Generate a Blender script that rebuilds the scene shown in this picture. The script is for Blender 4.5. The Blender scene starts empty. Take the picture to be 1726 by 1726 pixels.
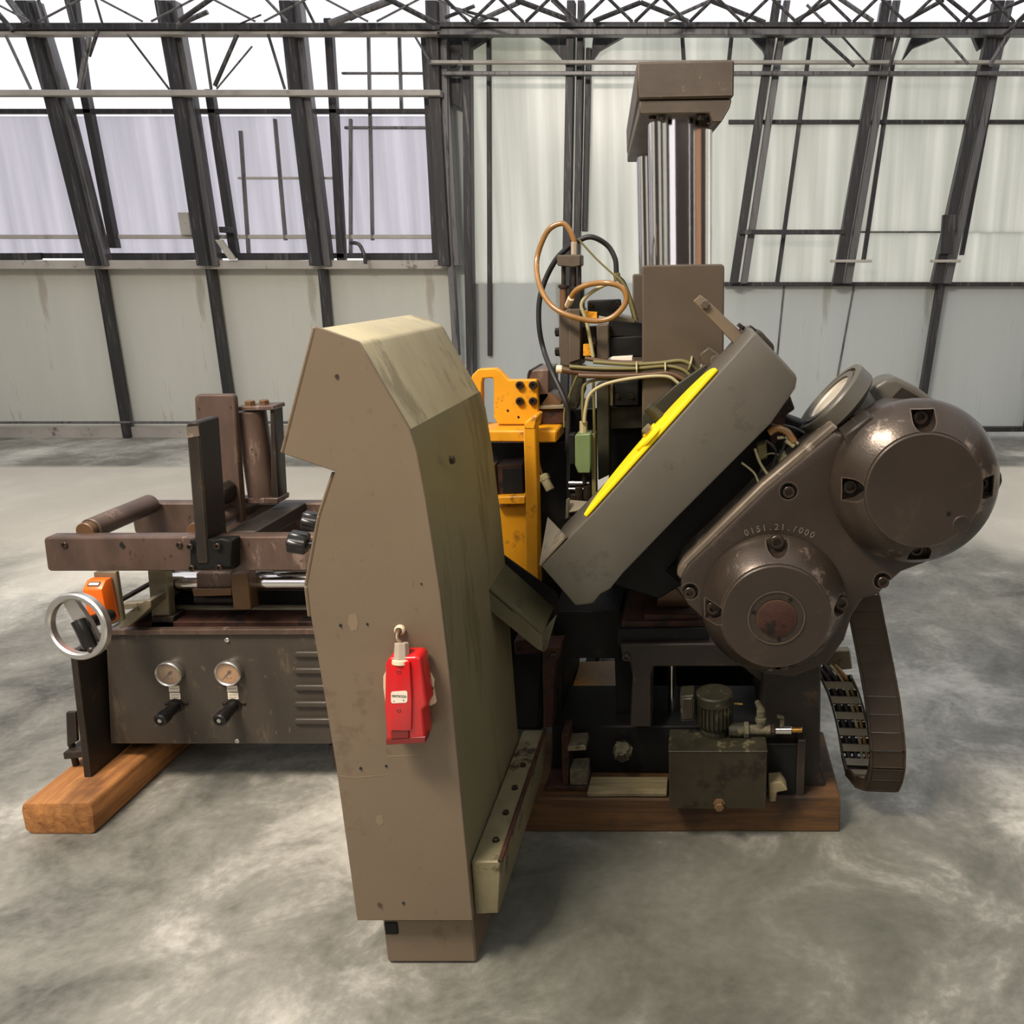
import bpy, bmesh, math, random
from mathutils import Vector, Quaternion, Matrix
random.seed(7)
PI = math.pi
S = bpy.context.scene
COL = S.collection

# ------------------------------------------------------------------ camera
W = 1726.0
FOC, PITCH, CAMZ = 1444.0, math.radians(15.7), 1.5
CX, CY = 1183.0, 863.0
cam_d = bpy.data.cameras.new('camera')
cam = bpy.data.objects.new('camera', cam_d)
COL.objects.link(cam)
cam.location = (0, 0, CAMZ)
cam.rotation_euler = (PI / 2 - PITCH, 0, 0)
cam_d.sensor_width = 36.0
cam_d.lens = FOC / W * 36.0
cam_d.shift_x = -(CX - W / 2) / W
cam_d.clip_start = 0.05
S.camera = cam

# ------------------------------------------------------------------ view, world, lamps
S.view_settings.view_transform = 'Standard'
S.view_settings.look = 'None'
S.view_settings.gamma = 1.0
S.view_settings.use_curve_mapping = False
S.view_settings.exposure = 0.66
S.cycles.use_denoising = True
S.cycles.max_bounces = 8
S.cycles.transparent_max_bounces = 12
S.cycles.sample_clamp_indirect = 4.0
S.cycles.caustics_reflective = False
S.cycles.caustics_refractive = False
wd = bpy.data.worlds.new('overcast_sky')
S.world = wd
wd.use_nodes = True
wn = wd.node_tree.nodes
wn['Background'].inputs['Color'].default_value = (0.985, 0.975, 0.97, 1)
wn['Background'].inputs['Strength'].default_value = 0.95


def area(name, loc, target, size, power, color):
    d = bpy.data.lights.new(name, 'AREA')
    d.shape = 'RECTANGLE'
    d.size, d.size_y = size
    d.energy = power
    d.color = color
    o = bpy.data.objects.new(name, d)
    COL.objects.link(o)
    o.location = loc
    o.rotation_euler = (Vector(target) - Vector(loc)).to_track_quat('-Z', 'Y').to_euler()
    return o


# unseen warm lights added overhead to light the machine's front: left key, weaker fill
area('added_warm_light', (-1.9, 0.1, 4.2), (-0.6, 1.9, 0.3), (1.6, 0.5), 190, (1.0, 0.89, 0.77))
area('added_warm_light', (1.2, -2.2, 3.9), (0.4, 2.1, 0.6), (1.6, 0.4), 18, (1.0, 0.86, 0.72))


# ------------------------------------------------------------------ geometry from the photograph's perspective
CP, SP = math.cos(PITCH), math.sin(PITCH)


def ray(x, y):
    v = (CY - y) / FOC
    return Vector(((x - CX) / FOC, CP + v * SP, -SP + v * CP))


def P(x, y, Y):
    d = ray(x, y)
    return Vector((0, 0, CAMZ)) + d * (Y / d.y)


def PZ(x, y, z):
    d = ray(x, y)
    return Vector((0, 0, CAMZ)) + d * ((z - CAMZ) / d.z)


def mpp(x, y, Y):                      # metres per pixel at that point
    return (Y / ray(x, y).y) / FOC


# ------------------------------------------------------------------ materials
def srgb(r, g, b):
    f = lambda c: (c / 255 / 12.92) if c / 255 <= 0.04045 else ((c / 255 + 0.055) / 1.055) ** 2.4
    return (f(r), f(g), f(b))


def mat(name, col, rough=0.5, metal=0.0, var=0.2, scale=6.0, wear=None, wear_at=0.62, wear_scale=9.0,
        streak=(1, 1, 1), bump=0.05, fine=160.0, spec=0.5, rough_var=0.12, coat=0.0, edge=None, edge_r=0.005, edge_amt=1.0, speck=None):
    m = bpy.data.materials.new(name)
    m.use_nodes = True
    nt = m.node_tree
    N, L = nt.nodes, nt.links
    b = N['Principled BSDF']
    tc = N.new('ShaderNodeTexCoord')
    mp = N.new('ShaderNodeMapping')
    mp.inputs['Scale'].default_value = streak
    L.new(tc.outputs['Object'], mp.inputs['Vector'])
    n1 = N.new('ShaderNodeTexNoise')
    n1.inputs['Scale'].default_value = scale
    n1.inputs['Detail'].default_value = 6
    n1.inputs['Roughness'].default_value = 0.62
    L.new(mp.outputs['Vector'], n1.inputs['Vector'])
    cr = N.new('ShaderNodeValToRGB')
    lo = [max(0, c * (1 - var)) for c in col]
    hi = [min(1, c * (1 + var)) for c in col]
    cr.color_ramp.elements[0].position = 0.3
    cr.color_ramp.elements[1].position = 0.7
    cr.color_ramp.elements[0].color = (*lo, 1)
    cr.color_ramp.elements[1].color = (*hi, 1)
    L.new(n1.outputs['Fac'], cr.inputs['Fac'])
    last = cr.outputs['Color']
    if wear is not None:
        n2 = N.new('ShaderNodeTexNoise')
        n2.inputs['Scale'].default_value = wear_scale
        n2.inputs['Detail'].default_value = 9
        n2.inputs['Roughness'].default_value = 0.7
        L.new(mp.outputs['Vector'], n2.inputs['Vector'])
        r2 = N.new('ShaderNodeValToRGB')
        r2.color_ramp.elements[0].position = wear_at
        r2.color_ramp.elements[1].position = min(1.0, wear_at + 0.07)
        L.new(n2.outputs['Fac'], r2.inputs['Fac'])
        mx = N.new('ShaderNodeMix')
        mx.data_type = 'RGBA'
        L.new(r2.outputs['Color'], mx.inputs[0])
        L.new(last, mx.inputs[6])
        mx.inputs[7].default_value = (*wear, 1)
        last = mx.outputs[2]
    if speck is not None:
        n4 = N.new('ShaderNodeTexNoise')
        n4.inputs['Scale'].default_value = 70
        n4.inputs['Detail'].default_value = 4
        mp4 = N.new('ShaderNodeMapping')
        mp4.inputs['Scale'].default_value = (1, 1, 0.55)
        L.new(tc.outputs['Object'], mp4.inputs['Vector'])
        L.new(mp4.outputs['Vector'], n4.inputs['Vector'])
        r4 = N.new('ShaderNodeMapRange')
        r4.inputs['From Min'].default_value = 0.66
        r4.inputs['From Max'].default_value = 0.74
        L.new(n4.outputs['Fac'], r4.inputs['Value'])
        m4 = N.new('ShaderNodeMix')
        m4.data_type = 'RGBA'
        L.new(r4.outputs['Result'], m4.inputs[0])
        L.new(last, m4.inputs[6])
        m4.inputs[7].default_value = (*speck, 1)
        last = m4.outputs[2]
    if edge is not None:
        # paint chipped where the metal has a real edge
        bv = N.new('ShaderNodeBevel')
        bv.samples = 4
        bv.inputs['Radius'].default_value = edge_r
        ge = N.new('ShaderNodeNewGeometry')
        dt = N.new('ShaderNodeVectorMath')
        dt.operation = 'DOT_PRODUCT'
        L.new(bv.outputs['Normal'], dt.inputs[0])
        L.new(ge.outputs['Normal'], dt.inputs[1])
        n5 = N.new('ShaderNodeTexNoise')
        n5.inputs['Scale'].default_value = 45
        n5.inputs['Detail'].default_value = 6
        L.new(tc.outputs['Object'], n5.inputs['Vector'])
        inv = N.new('ShaderNodeMath')
        inv.operation = 'SUBTRACT'
        inv.inputs[0].default_value = 1.0
        L.new(dt.outputs['Value'], inv.inputs[1])
        mu = N.new('ShaderNodeMath')
        mu.operation = 'MULTIPLY'
        L.new(inv.outputs[0], mu.inputs[0])
        L.new(n5.outputs['Fac'], mu.inputs[1])
        r5 = N.new('ShaderNodeMapRange')
        r5.inputs['From Min'].default_value = 0.03
        r5.inputs['From Max'].default_value = 0.11
        r5.inputs['To Max'].default_value = edge_amt
        L.new(mu.outputs[0], r5.inputs['Value'])
        m5 = N.new('ShaderNodeMix')
        m5.data_type = 'RGBA'
        L.new(r5.outputs['Result'], m5.inputs[0])
        L.new(last, m5.inputs[6])
        m5.inputs[7].default_value = (*edge, 1)
        last = m5.outputs[2]
    L.new(last, b.inputs['Base Color'])
    b.inputs['Metallic'].default_value = metal
    b.inputs['Specular IOR Level'].default_value = spec
    b.inputs['Coat Weight'].default_value = coat
    mr = N.new('ShaderNodeMapRange')
    mr.inputs['To Min'].default_value = max(0.02, rough - rough_var)
    mr.inputs['To Max'].default_value = min(1.0, rough + rough_var)
    L.new(n1.outputs['Fac'], mr.inputs['Value'])
    L.new(mr.outputs['Result'], b.inputs['Roughness'])
    if bump:
        n3 = N.new('ShaderNodeTexNoise')
        n3.inputs['Scale'].default_value = fine
        n3.inputs['Detail'].default_value = 3
        L.new(tc.outputs['Object'], n3.inputs['Vector'])
        bp = N.new('ShaderNodeBump')
        bp.inputs['Strength'].default_value = bump
        bp.inputs['Distance'].default_value = 0.004
        L.new(n3.outputs['Fac'], bp.inputs['Height'])
        L.new(bp.outputs['Normal'], b.inputs['Normal'])
    return m


def glass_mat(name, tint, transparent, trans_col=None, lo=0.84):
    """thin sheet: part clear, part scattering film, with a weak surface gloss"""
    m = bpy.data.materials.new(name)
    m.use_nodes = True
    nt = m.node_tree
    N, L = nt.nodes, nt.links
    N.remove(N['Principled BSDF'])
    out = N['Material Output']
    tr = N.new('ShaderNodeBsdfTransparent')
    tr.inputs['Color'].default_value = (*tint, 1)
    tl = N.new('ShaderNodeBsdfTranslucent')
    df = N.new('ShaderNodeBsdfDiffuse')
    tc = N.new('ShaderNodeTexCoord')
    mp = N.new('ShaderNodeMapping')
    mp.inputs['Scale'].default_value = (6, 1, 0.25)
    L.new(tc.outputs['Object'], mp.inputs['Vector'])
    ns = N.new('ShaderNodeTexNoise')
    ns.inputs['Scale'].default_value = 1.3
    ns.inputs['Detail'].default_value = 5
    L.new(mp.outputs['Vector'], ns.inputs['Vector'])
    cr = N.new('ShaderNodeValToRGB')
    c = trans_col or tint
    cr.color_ramp.elements[0].position = 0.3
    cr.color_ramp.elements[1].position = 0.72
    cr.color_ramp.elements[0].color = (*[k * lo for k in c], 1)
    cr.color_ramp.elements[1].color = (*[min(1, k * 1.06) for k in c], 1)
    L.new(ns.outputs['Fac'], cr.inputs['Fac'])
    L.new(cr.outputs['Color'], tl.inputs['Color'])
    L.new(cr.outputs['Color'], df.inputs['Color'])
    m1 = N.new('ShaderNodeMixShader')
    m1.inputs[0].default_value = 0.22
    L.new(tl.outputs[0], m1.inputs[1])
    L.new(df.outputs[0], m1.inputs[2])
    m2 = N.new('ShaderNodeMixShader')
    m2.inputs[0].default_value = transparent
    L.new(m1.outputs[0], m2.inputs[1])
    L.new(tr.outputs[0], m2.inputs[2])
    gl = N.new('ShaderNodeBsdfGlossy')
    gl.inputs['Roughness'].default_value = 0.25
    m3 = N.new('ShaderNodeMixShader')
    m3.inputs[0].default_value = 0.03
    L.new(m2.outputs[0], m3.inputs[1])
    L.new(gl.outputs[0], m3.inputs[2])
    L.new(m3.outputs[0], out.inputs['Surface'])
    return m


def wood_mat(name, a, b_, axis):
    m = bpy.data.materials.new(name)
    m.use_nodes = True
    nt = m.node_tree
    N, L = nt.nodes, nt.links
    b = N['Principled BSDF']
    tc = N.new('ShaderNodeTexCoord')
    mp = N.new('ShaderNodeMapping')
    mp.inputs['Scale'].default_value = tuple(0.35 if i == axis else 5.0 for i in range(3))
    L.new(tc.outputs['Object'], mp.inputs['Vector'])
    n1 = N.new('ShaderNodeTexNoise')
    n1.inputs['Scale'].default_value = 7
    n1.inputs['Detail'].default_value = 8
    n1.inputs['Roughness'].default_value = 0.7
    n1.inputs['Distortion'].default_value = 0.6
    L.new(mp.outputs['Vector'], n1.inputs['Vector'])
    cr = N.new('ShaderNodeValToRGB')
    e = cr.color_ramp.elements
    e[0].position, e[1].position = 0.3, 0.68
    e[0].color = (*a, 1)
    e[1].color = (*b_, 1)
    L.new(n1.outputs['Fac'], cr.inputs['Fac'])
    n2 = N.new('ShaderNodeTexNoise')
    n2.inputs['Scale'].default_value = 4
    n2.inputs['Detail'].default_value = 5
    L.new(tc.outputs['Object'], n2.inputs['Vector'])
    r2 = N.new('ShaderNodeValToRGB')
    r2.color_ramp.elements[0].position = 0.52
    r2.color_ramp.elements[1].position = 0.72
    L.new(n2.outputs['Fac'], r2.inputs['Fac'])
    mx = N.new('ShaderNodeMix')
    mx.data_type = 'RGBA'
    L.new(r2.outputs['Color'], mx.inputs[0])
    L.new(cr.outputs['Color'], mx.inputs[6])
    mx.inputs[7].default_value = (*[k * 0.35 for k in a], 1)
    L.new(mx.outputs[2], b.inputs['Base Color'])
    b.inputs['Roughness'].default_value = 0.75
    bp = N.new('ShaderNodeBump')
    bp.inputs['Strength'].default_value = 0.35
    bp.inputs['Distance'].default_value = 0.01
    L.new(n1.outputs['Fac'], bp.inputs['Height'])
    L.new(bp.outputs['Normal'], b.inputs['Normal'])
    return m


def floor_mat():
    m = bpy.data.materials.new('stained_concrete')
    m.use_nodes = True
    nt = m.node_tree
    N, L = nt.nodes, nt.links
    b = N['Principled BSDF']
    tc = N.new('ShaderNodeTexCoord')

    def noise(scale, detail, rough, sc=(1, 1, 1), rot=0.0, dist=0.0):
        mp = N.new('ShaderNodeMapping')
        mp.inputs['Scale'].default_value = sc
        mp.inputs['Rotation'].default_value = (0, 0, rot)
        L.new(tc.outputs['Object'], mp.inputs['Vector'])
        n = N.new('ShaderNodeTexNoise')
        n.inputs['Scale'].default_value = scale
        n.inputs['Detail'].default_value = detail
        n.inputs['Roughness'].default_value = rough
        n.inputs['Distortion'].default_value = dist
        L.new(mp.outputs['Vector'], n.inputs['Vector'])
        return n.outputs['Fac']
    big = noise(0.75, 4, 0.5, (1.0, 0.55, 1), 0.5)
    mid = noise(3.2, 8, 0.68, (1, 1, 1), 0.0, 0.5)
    fin = noise(38, 4, 0.6)

    def ma(op, a, c):
        n = N.new('ShaderNodeMath')
        n.operation = op
        for i, v in enumerate((a, c)):
            if isinstance(v, float):
                n.inputs[i].default_value = v
            else:
                L.new(v, n.inputs[i])
        return n.outputs[0]
    s = ma('ADD', ma('MULTIPLY', big, 0.60), ma('ADD', ma('MULTIPLY', mid, 0.32), ma('MULTIPLY', fin, 0.08)))
    cr = N.new('ShaderNodeValToRGB')
    e = cr.color_ramp.elements
    e[0].position, e[1].position = 0.39, 0.63
    e[0].color = (*srgb(66, 66, 59), 1)
    e[1].color = (*srgb(218, 213, 201), 1)
    k = cr.color_ramp.elements.new(0.5)
    k.color = (*srgb(134, 131, 121), 1)
    L.new(s, cr.inputs['Fac'])
    # paler screed bay across the back of the hall, machine's shade painted into the colour by the saw
    sep = N.new('ShaderNodeSeparateXYZ')
    L.new(tc.outputs['Object'], sep.inputs[0])
    cx_, cy_ = -0.5, 1.15                      # the floor object's own centre

    def smooth(v, a, c):
        n = N.new('ShaderNodeMapRange')
        n.interpolation_type = 'SMOOTHSTEP'
        n.inputs['From Min'].default_value = a
        n.inputs['From Max'].default_value = c
        L.new(v, n.inputs['Value'])
        return n.outputs['Result']
    wob = ma('MULTIPLY', ma('SUBTRACT', big, 0.5), 3.2)
    yy = ma('ADD', sep.outputs['Y'], wob)
    band = ma('MULTIPLY', smooth(yy, 4.0 - cy_, 4.9 - cy_), ma('SUBTRACT', 1.0, smooth(sep.outputs['Y'], 6.6 - cy_, 6.75 - cy_)))
    mxa = N.new('ShaderNodeMix')
    mxa.data_type = 'RGBA'
    L.new(ma('MULTIPLY', band, 0.72), mxa.inputs[0])
    L.new(cr.outputs['Color'], mxa.inputs[6])
    mxa.inputs[7].default_value = (*srgb(226, 216, 198), 1)
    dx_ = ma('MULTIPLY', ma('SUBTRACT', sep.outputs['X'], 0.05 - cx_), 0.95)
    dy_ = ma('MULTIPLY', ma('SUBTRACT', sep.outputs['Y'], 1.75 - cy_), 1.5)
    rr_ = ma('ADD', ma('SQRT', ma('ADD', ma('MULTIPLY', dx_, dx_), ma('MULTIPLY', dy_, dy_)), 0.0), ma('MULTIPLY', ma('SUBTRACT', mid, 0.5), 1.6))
    saw_shade = ma('MULTIPLY', ma('SUBTRACT', 1.0, smooth(rr_, 0.35, 1.05)), 0.62)
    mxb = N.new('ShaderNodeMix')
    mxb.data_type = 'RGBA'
    L.new(saw_shade, mxb.inputs[0])
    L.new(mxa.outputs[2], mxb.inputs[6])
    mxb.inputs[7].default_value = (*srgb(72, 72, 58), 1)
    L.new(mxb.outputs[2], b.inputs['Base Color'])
    mr = N.new('ShaderNodeMapRange')
    mr.inputs['To Min'].default_value = 0.42
    mr.inputs['To Max'].default_value = 0.72
    L.new(mid, mr.inputs['Value'])
    L.new(mr.outputs['Result'], b.inputs['Roughness'])
    bp = N.new('ShaderNodeBump')
    bp.inputs['Strength'].default_value = 0.08
    bp.inputs['Distance'].default_value = 0.01
    L.new(s, bp.inputs['Height'])
    L.new(bp.outputs['Normal'], b.inputs['Normal'])
    return m


M = {
    'beige': mat('beige_paint', srgb(106, 91, 72), 0.5, 0, 0.08, 2.5, srgb(94, 78, 59), 0.60, 4, bump=0.06, fine=420, edge=srgb(74, 52, 36), edge_r=0.004, edge_amt=0.75, speck=srgb(100, 82, 60)),
    'beige_dust': mat('dusty_beige_paint', srgb(166, 155, 124), 0.62, 0, 0.16, 6, srgb(136, 126, 98), 0.55, 5, streak=(1.3, 1.3, 0.35), bump=0.06, fine=300, edge=srgb(190, 178, 146), edge_r=0.008, edge_amt=0.6),
    'beige_olive': mat('olive_beige_paint', srgb(112, 104, 76), 0.55, 0, 0.14, 5, srgb(94, 86, 60), 0.55, 5, streak=(1.5, 1.5, 0.3), bump=0.06, fine=300),
    'chute': mat('dirty_olive_sheet', srgb(78, 74, 50), 0.5, 0.05, 0.22, 8, srgb(50, 46, 30), 0.57, 10, bump=0.08, edge=srgb(140, 132, 100), edge_r=0.004, edge_amt=0.7),
    'panel': mat('worn_grey_brown_paint', srgb(68, 60, 51), 0.4, 0.15, 0.25, 4, srgb(96, 84, 68), 0.57, 6, streak=(1.6, 1, 0.5), bump=0.05, edge=srgb(128, 112, 94), speck=srgb(100, 88, 72)),
    'panel_patch': mat('paler_touch_up_paint', srgb(118, 102, 80), 0.55, 0, 0.05, 20, bump=0.02),
    'steel': mat('worn_bare_steel', srgb(88, 70, 60), 0.42, 0.3, 0.36, 7, srgb(134, 114, 100), 0.58, 9, streak=(1.5, 1, 0.5), bump=0.06, edge=srgb(150, 128, 112), edge_amt=0.8, speck=srgb(48, 34, 28)),
    'dark': mat('dark_oily_steel', srgb(42, 36, 30), 0.5, 0.1, 0.35, 8, srgb(72, 58, 46), 0.60, 12, bump=0.06, spec=0.35, edge=srgb(112, 94, 78), edge_amt=0.6),
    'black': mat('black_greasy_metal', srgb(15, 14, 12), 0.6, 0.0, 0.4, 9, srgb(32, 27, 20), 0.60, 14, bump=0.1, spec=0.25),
    'rust': mat('rust_red_steel', srgb(56, 32, 22), 0.7, 0.0, 0.5, 14, srgb(24, 18, 14), 0.52, 12, bump=0.25, spec=0.3, edge=srgb(110, 72, 48), edge_amt=0.6),
    'column': mat('brown_grey_machine_paint', srgb(78, 67, 54), 0.42, 0.05, 0.1, 3, srgb(66, 55, 43), 0.58, 4, bump=0.05, fine=380, edge=srgb(124, 110, 92), edge_r=0.004, edge_amt=0.6, speck=srgb(66, 56, 44)),
    'cap': mat('scratched_machine_paint', srgb(68, 58, 47), 0.45, 0.05, 0.18, 8, srgb(112, 100, 84), 0.63, 26, bump=0.06, edge=srgb(150, 134, 114), edge_amt=0.8, speck=srgb(104, 94, 78)),
    'guard': mat('grey_guard_paint', srgb(80, 75, 65), 0.42, 0.05, 0.1, 4, srgb(66, 62, 52), 0.58, 5, bump=0.05, fine=380, edge=srgb(136, 128, 112), edge_r=0.005, edge_amt=0.7),
    'cast': mat('cast_gearbox_paint', srgb(50, 41, 33), 0.36, 0.2, 0.16, 5, srgb(62, 50, 40), 0.57, 8, bump=0.08, fine=240, edge=srgb(120, 104, 88), edge_r=0.006, edge_amt=0.7),
    'cast_shoulder': mat('shiny_cast_shoulder', srgb(70, 60, 51), 0.3, 0.5, 0.22, 6, srgb(134, 120, 106), 0.56, 9, bump=0.1, fine=200, edge=srgb(150, 134, 118), edge_amt=0.7),
    'cast_worn': mat('worn_cast_metal', srgb(108, 96, 82), 0.42, 0.35, 0.26, 9, srgb(160, 146, 128), 0.56, 14, bump=0.1, fine=200),
    'bright_steel': mat('bright_turned_steel', srgb(206, 194, 174), 0.42, 0.35, 0.14, 12, bump=0.04),
    'olive': mat('olive_machine_paint', srgb(44, 41, 25), 0.5, 0.05, 0.25, 5, srgb(32, 29, 18), 0.56, 8),
    'ledge': mat('grimy_olive_ledge', srgb(112, 104, 76), 0.55, 0.1, 0.3, 8, srgb(46, 38, 26), 0.56, 9, bump=0.12, edge=srgb(84, 52, 34), edge_amt=0.7),
    'yellow': mat('worn_yellow_paint', srgb(206, 140, 14), 0.45, 0, 0.14, 6, srgb(140, 88, 22), 0.58, 9, bump=0.06, edge=srgb(228, 190, 70), edge_amt=0.5, speck=srgb(100, 62, 20)),
    'yellow_clean': mat('bright_yellow_paint', srgb(244, 208, 8), 0.4, 0, 0.04, 4, bump=0.02),
    'red': mat('red_plastic', srgb(188, 18, 22), 0.3, 0, 0.07, 5, bump=0.02, coat=0.2),
    'red_dark': mat('dark_red_plastic', srgb(110, 20, 16), 0.4, 0, 0.1, 5, bump=0.02),
    'orange': mat('orange_plastic', srgb(232, 104, 26), 0.35, 0, 0.06, 5, bump=0.01),
    'chrome': mat('chrome_plate', (0.84, 0.79, 0.75), 0.14, 1.0, 0.06, 5, streak=(3, 3, 0.2), bump=0.02, fine=60, rough_var=0.06),
    'alu': mat('brushed_aluminium', (0.62, 0.59, 0.55), 0.32, 0.9, 0.1, 8, bump=0.03),
    'bolt': mat('blackened_bolt_steel', srgb(60, 50, 42), 0.35, 0.6, 0.25, 40, bump=0.0),
    'rubber': mat('black_rubber', srgb(28, 26, 25), 0.55, 0, 0.15, 10, bump=0.04),
    'knobp': mat('black_plastic', srgb(25, 23, 22), 0.3, 0, 0.1, 10, bump=0.02, spec=0.4),
    'hose_tan': mat('amber_hose', srgb(138, 98, 48), 0.3, 0, 0.2, 9, bump=0.0, coat=0.3),
    'hose_brown': mat('brown_hose', srgb(84, 60, 38), 0.38, 0, 0.2, 9, bump=0.0),
    'cable_cream': mat('cream_cable', srgb(160, 150, 112), 0.45, 0, 0.12, 9, bump=0.0),
    'cable_olive': mat('olive_cable', srgb(104, 96, 54), 0.5, 0, 0.14, 9, bump=0.0),
    'cream': mat('cream_plastic', srgb(210, 188, 156), 0.45, 0, 0.06, 9, bump=0.02),
    'gland': mat('grey_cable_gland', srgb(154, 140, 122), 0.5, 0, 0.1, 9, bump=0.02),
    'green': mat('sage_green_switch', srgb(96, 112, 70), 0.5, 0, 0.1, 9, bump=0.02),
    'white': mat('white_label', srgb(226, 214, 194), 0.5, 0, 0.04, 9, bump=0.0),
    'ink': mat('dark_ink', srgb(46, 36, 28), 0.6, 0, 0.0, 9, bump=0.0),
    'dial': mat('amber_dial_face', srgb(186, 138, 82), 0.45, 0, 0.08, 9, bump=0.0),
    'dial_dark': mat('darker_amber_dial_face', srgb(150, 116, 68), 0.45, 0, 0.08, 9, bump=0.0),
    'brass': mat('brass_metal', srgb(206, 160, 82), 0.25, 0.9, 0.1, 9, bump=0.0),
    'chain': mat('brown_chain_plastic', srgb(54, 44, 33), 0.5, 0, 0.25, 12, bump=0.05, spec=0.3),
    'chain_in': mat('grey_chain_plastic', srgb(120, 112, 92), 0.5, 0, 0.15, 12, bump=0.05),
    'pump': mat('olive_black_pump', srgb(38, 36, 24), 0.55, 0.0, 0.4, 14, srgb(86, 80, 58), 0.56, 18, bump=0.2, spec=0.3),
    'tank': mat('dark_olive_tank_paint', srgb(44, 39, 27), 0.6, 0.0, 0.35, 5, srgb(30, 26, 17), 0.54, 7, bump=0.08, spec=0.25, edge=srgb(98, 86, 64), edge_amt=0.7),
    'grime': mat('crusted_swarf', srgb(84, 78, 58), 0.9, 0.0, 0.5, 60, bump=0.6, fine=120),
    'galv': mat('galvanised_steel', srgb(128, 118, 96), 0.45, 0.5, 0.25, 9, srgb(84, 76, 58), 0.56, 12, bump=0.05),
    'copper': mat('bronze_brown_block', srgb(104, 76, 50), 0.42, 0.3, 0.18, 7, bump=0.06, edge=srgb(150, 118, 84), edge_amt=0.7),
    'wood_y': wood_mat('sawn_timber_end', srgb(118, 70, 32), srgb(190, 130, 70), 1),
    'wood_x': wood_mat('sawn_timber', srgb(50, 32, 13), srgb(100, 68, 32), 0),
    'wood_pale': wood_mat('pale_packing_timber', srgb(88, 76, 50), srgb(150, 136, 100), 0),
    'wood_reflector': wood_mat('orange_wood_reflector', srgb(226, 160, 118), srgb(244, 196, 160), 2),
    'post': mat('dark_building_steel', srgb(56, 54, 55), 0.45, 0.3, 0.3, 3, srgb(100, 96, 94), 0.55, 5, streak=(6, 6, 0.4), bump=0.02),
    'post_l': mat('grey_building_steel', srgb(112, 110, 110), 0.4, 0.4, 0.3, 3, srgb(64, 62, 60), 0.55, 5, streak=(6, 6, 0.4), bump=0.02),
    'rail_pale': mat('pale_building_rail', srgb(180, 173, 164), 0.5, 0.1, 0.14, 4, srgb(128, 118, 106), 0.6, 6, bump=0.02),
    'panel_grey': mat('pale_grey_wall_sheet', srgb(204, 203, 192), 0.5, 0, 0.06, 0.9, srgb(180, 174, 160), 0.60, 1.6, streak=(2.5, 1, 0.35), bump=0.0),
    'panel_blue': mat('pale_blue_grey_wall_sheet', srgb(190, 195, 192), 0.5, 0, 0.07, 0.9, srgb(166, 168, 160), 0.60, 1.6, streak=(2.5, 1, 0.3), bump=0.0),
    'poly': glass_mat('milky_polycarbonate', (0.95, 0.97, 0.95), 0.06, (0.95, 0.97, 0.90), 0.72),
    'net': glass_mat('lavender_shade_film', (0.88, 0.87, 0.92), 0.42, (0.86, 0.84, 0.91), 0.6),
    'clear': glass_mat('clear_glazing', (0.97, 0.97, 1.0), 0.86, (0.95, 0.95, 1.0)),
    'roofg': glass_mat('roof_glazing', (0.9, 0.92, 0.95), 0.7, (0.85, 0.87, 0.9)),
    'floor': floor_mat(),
    'hall_dark': mat('brown_hall_cladding', srgb(64, 57, 51), 0.6, 0, 0.2, 2),
    'ground': mat('outside_gravel', srgb(150, 146, 138), 0.9, 0, 0.2, 2),
}

# ------------------------------------------------------------------ object helpers
WL = {}


def thing(name, label, cat, loc, group=None):
    o = bpy.data.objects.new(name, None)
    COL.objects.link(o)
    o.empty_display_size = 0.05
    o.location = loc
    WL[o.name] = Vector(loc)
    o['label'] = label
    o['category'] = cat
    if group:
        o['group'] = group
    return o


def struct(name, loc=(0, 0, 0)):
    o = bpy.data.objects.new(name, None)
    COL.objects.link(o)
    o.location = loc
    WL[o.name] = Vector(loc)
    o['kind'] = 'structure'
    return o


def place(o, center, parent, label=None):
    COL.objects.link(o)
    WL[o.name] = Vector(center)
    if parent is not None:
        o.parent = parent
        o.location = Vector(center) - WL[parent.name]
    else:
        o.location = center
    if label:
        o['label'] = label
    return o


def fin(name, bm, m, parent=None, label=None, smooth=True, angle=35):
    """world-space bmesh -> one object whose origin is the middle of its bounds"""
    vs = [v.co for v in bm.verts]
    lo = Vector((min(v[i] for v in vs) for i in range(3)))
    hi = Vector((max(v[i] for v in vs) for i in range(3)))
    c = (lo + hi) / 2
    bmesh.ops.translate(bm, verts=bm.verts, vec=-c)
    bmesh.ops.recalc_face_normals(bm, faces=bm.faces)
    me = bpy.data.meshes.new(name)
    bm.to_mesh(me)
    bm.free()
    me.materials.append(M[m] if isinstance(m, str) else m)
    if smooth:
        me.shade_smooth()
        me.set_sharp_from_angle(angle=math.radians(angle))
    return place(bpy.data.objects.new(name, me), c, parent, label)


def bev(bm, w, seg=1):
    if not w:
        return
    ed = [e for e in bm.edges if len(e.link_faces) == 2 and e.calc_face_angle(0) > 0.5]
    bmesh.ops.bevel(bm, geom=ed, offset=w, segments=seg, affect='EDGES', clamp_overlap=True, profile=0.5)


def bm_loft(front, back):
    bm = bmesh.new()
    a = [bm.verts.new(p) for p in front]
    b = [bm.verts.new(p) for p in back]
    n = len(a)
    bm.faces.new(a)
    bm.faces.new(b[::-1])
    for i in range(n):
        j = (i + 1) % n
        bm.faces.new((a[i], b[i], b[j], a[j]))
    bmesh.ops.recalc_face_normals(bm, faces=bm.faces)
    return bm


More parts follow.
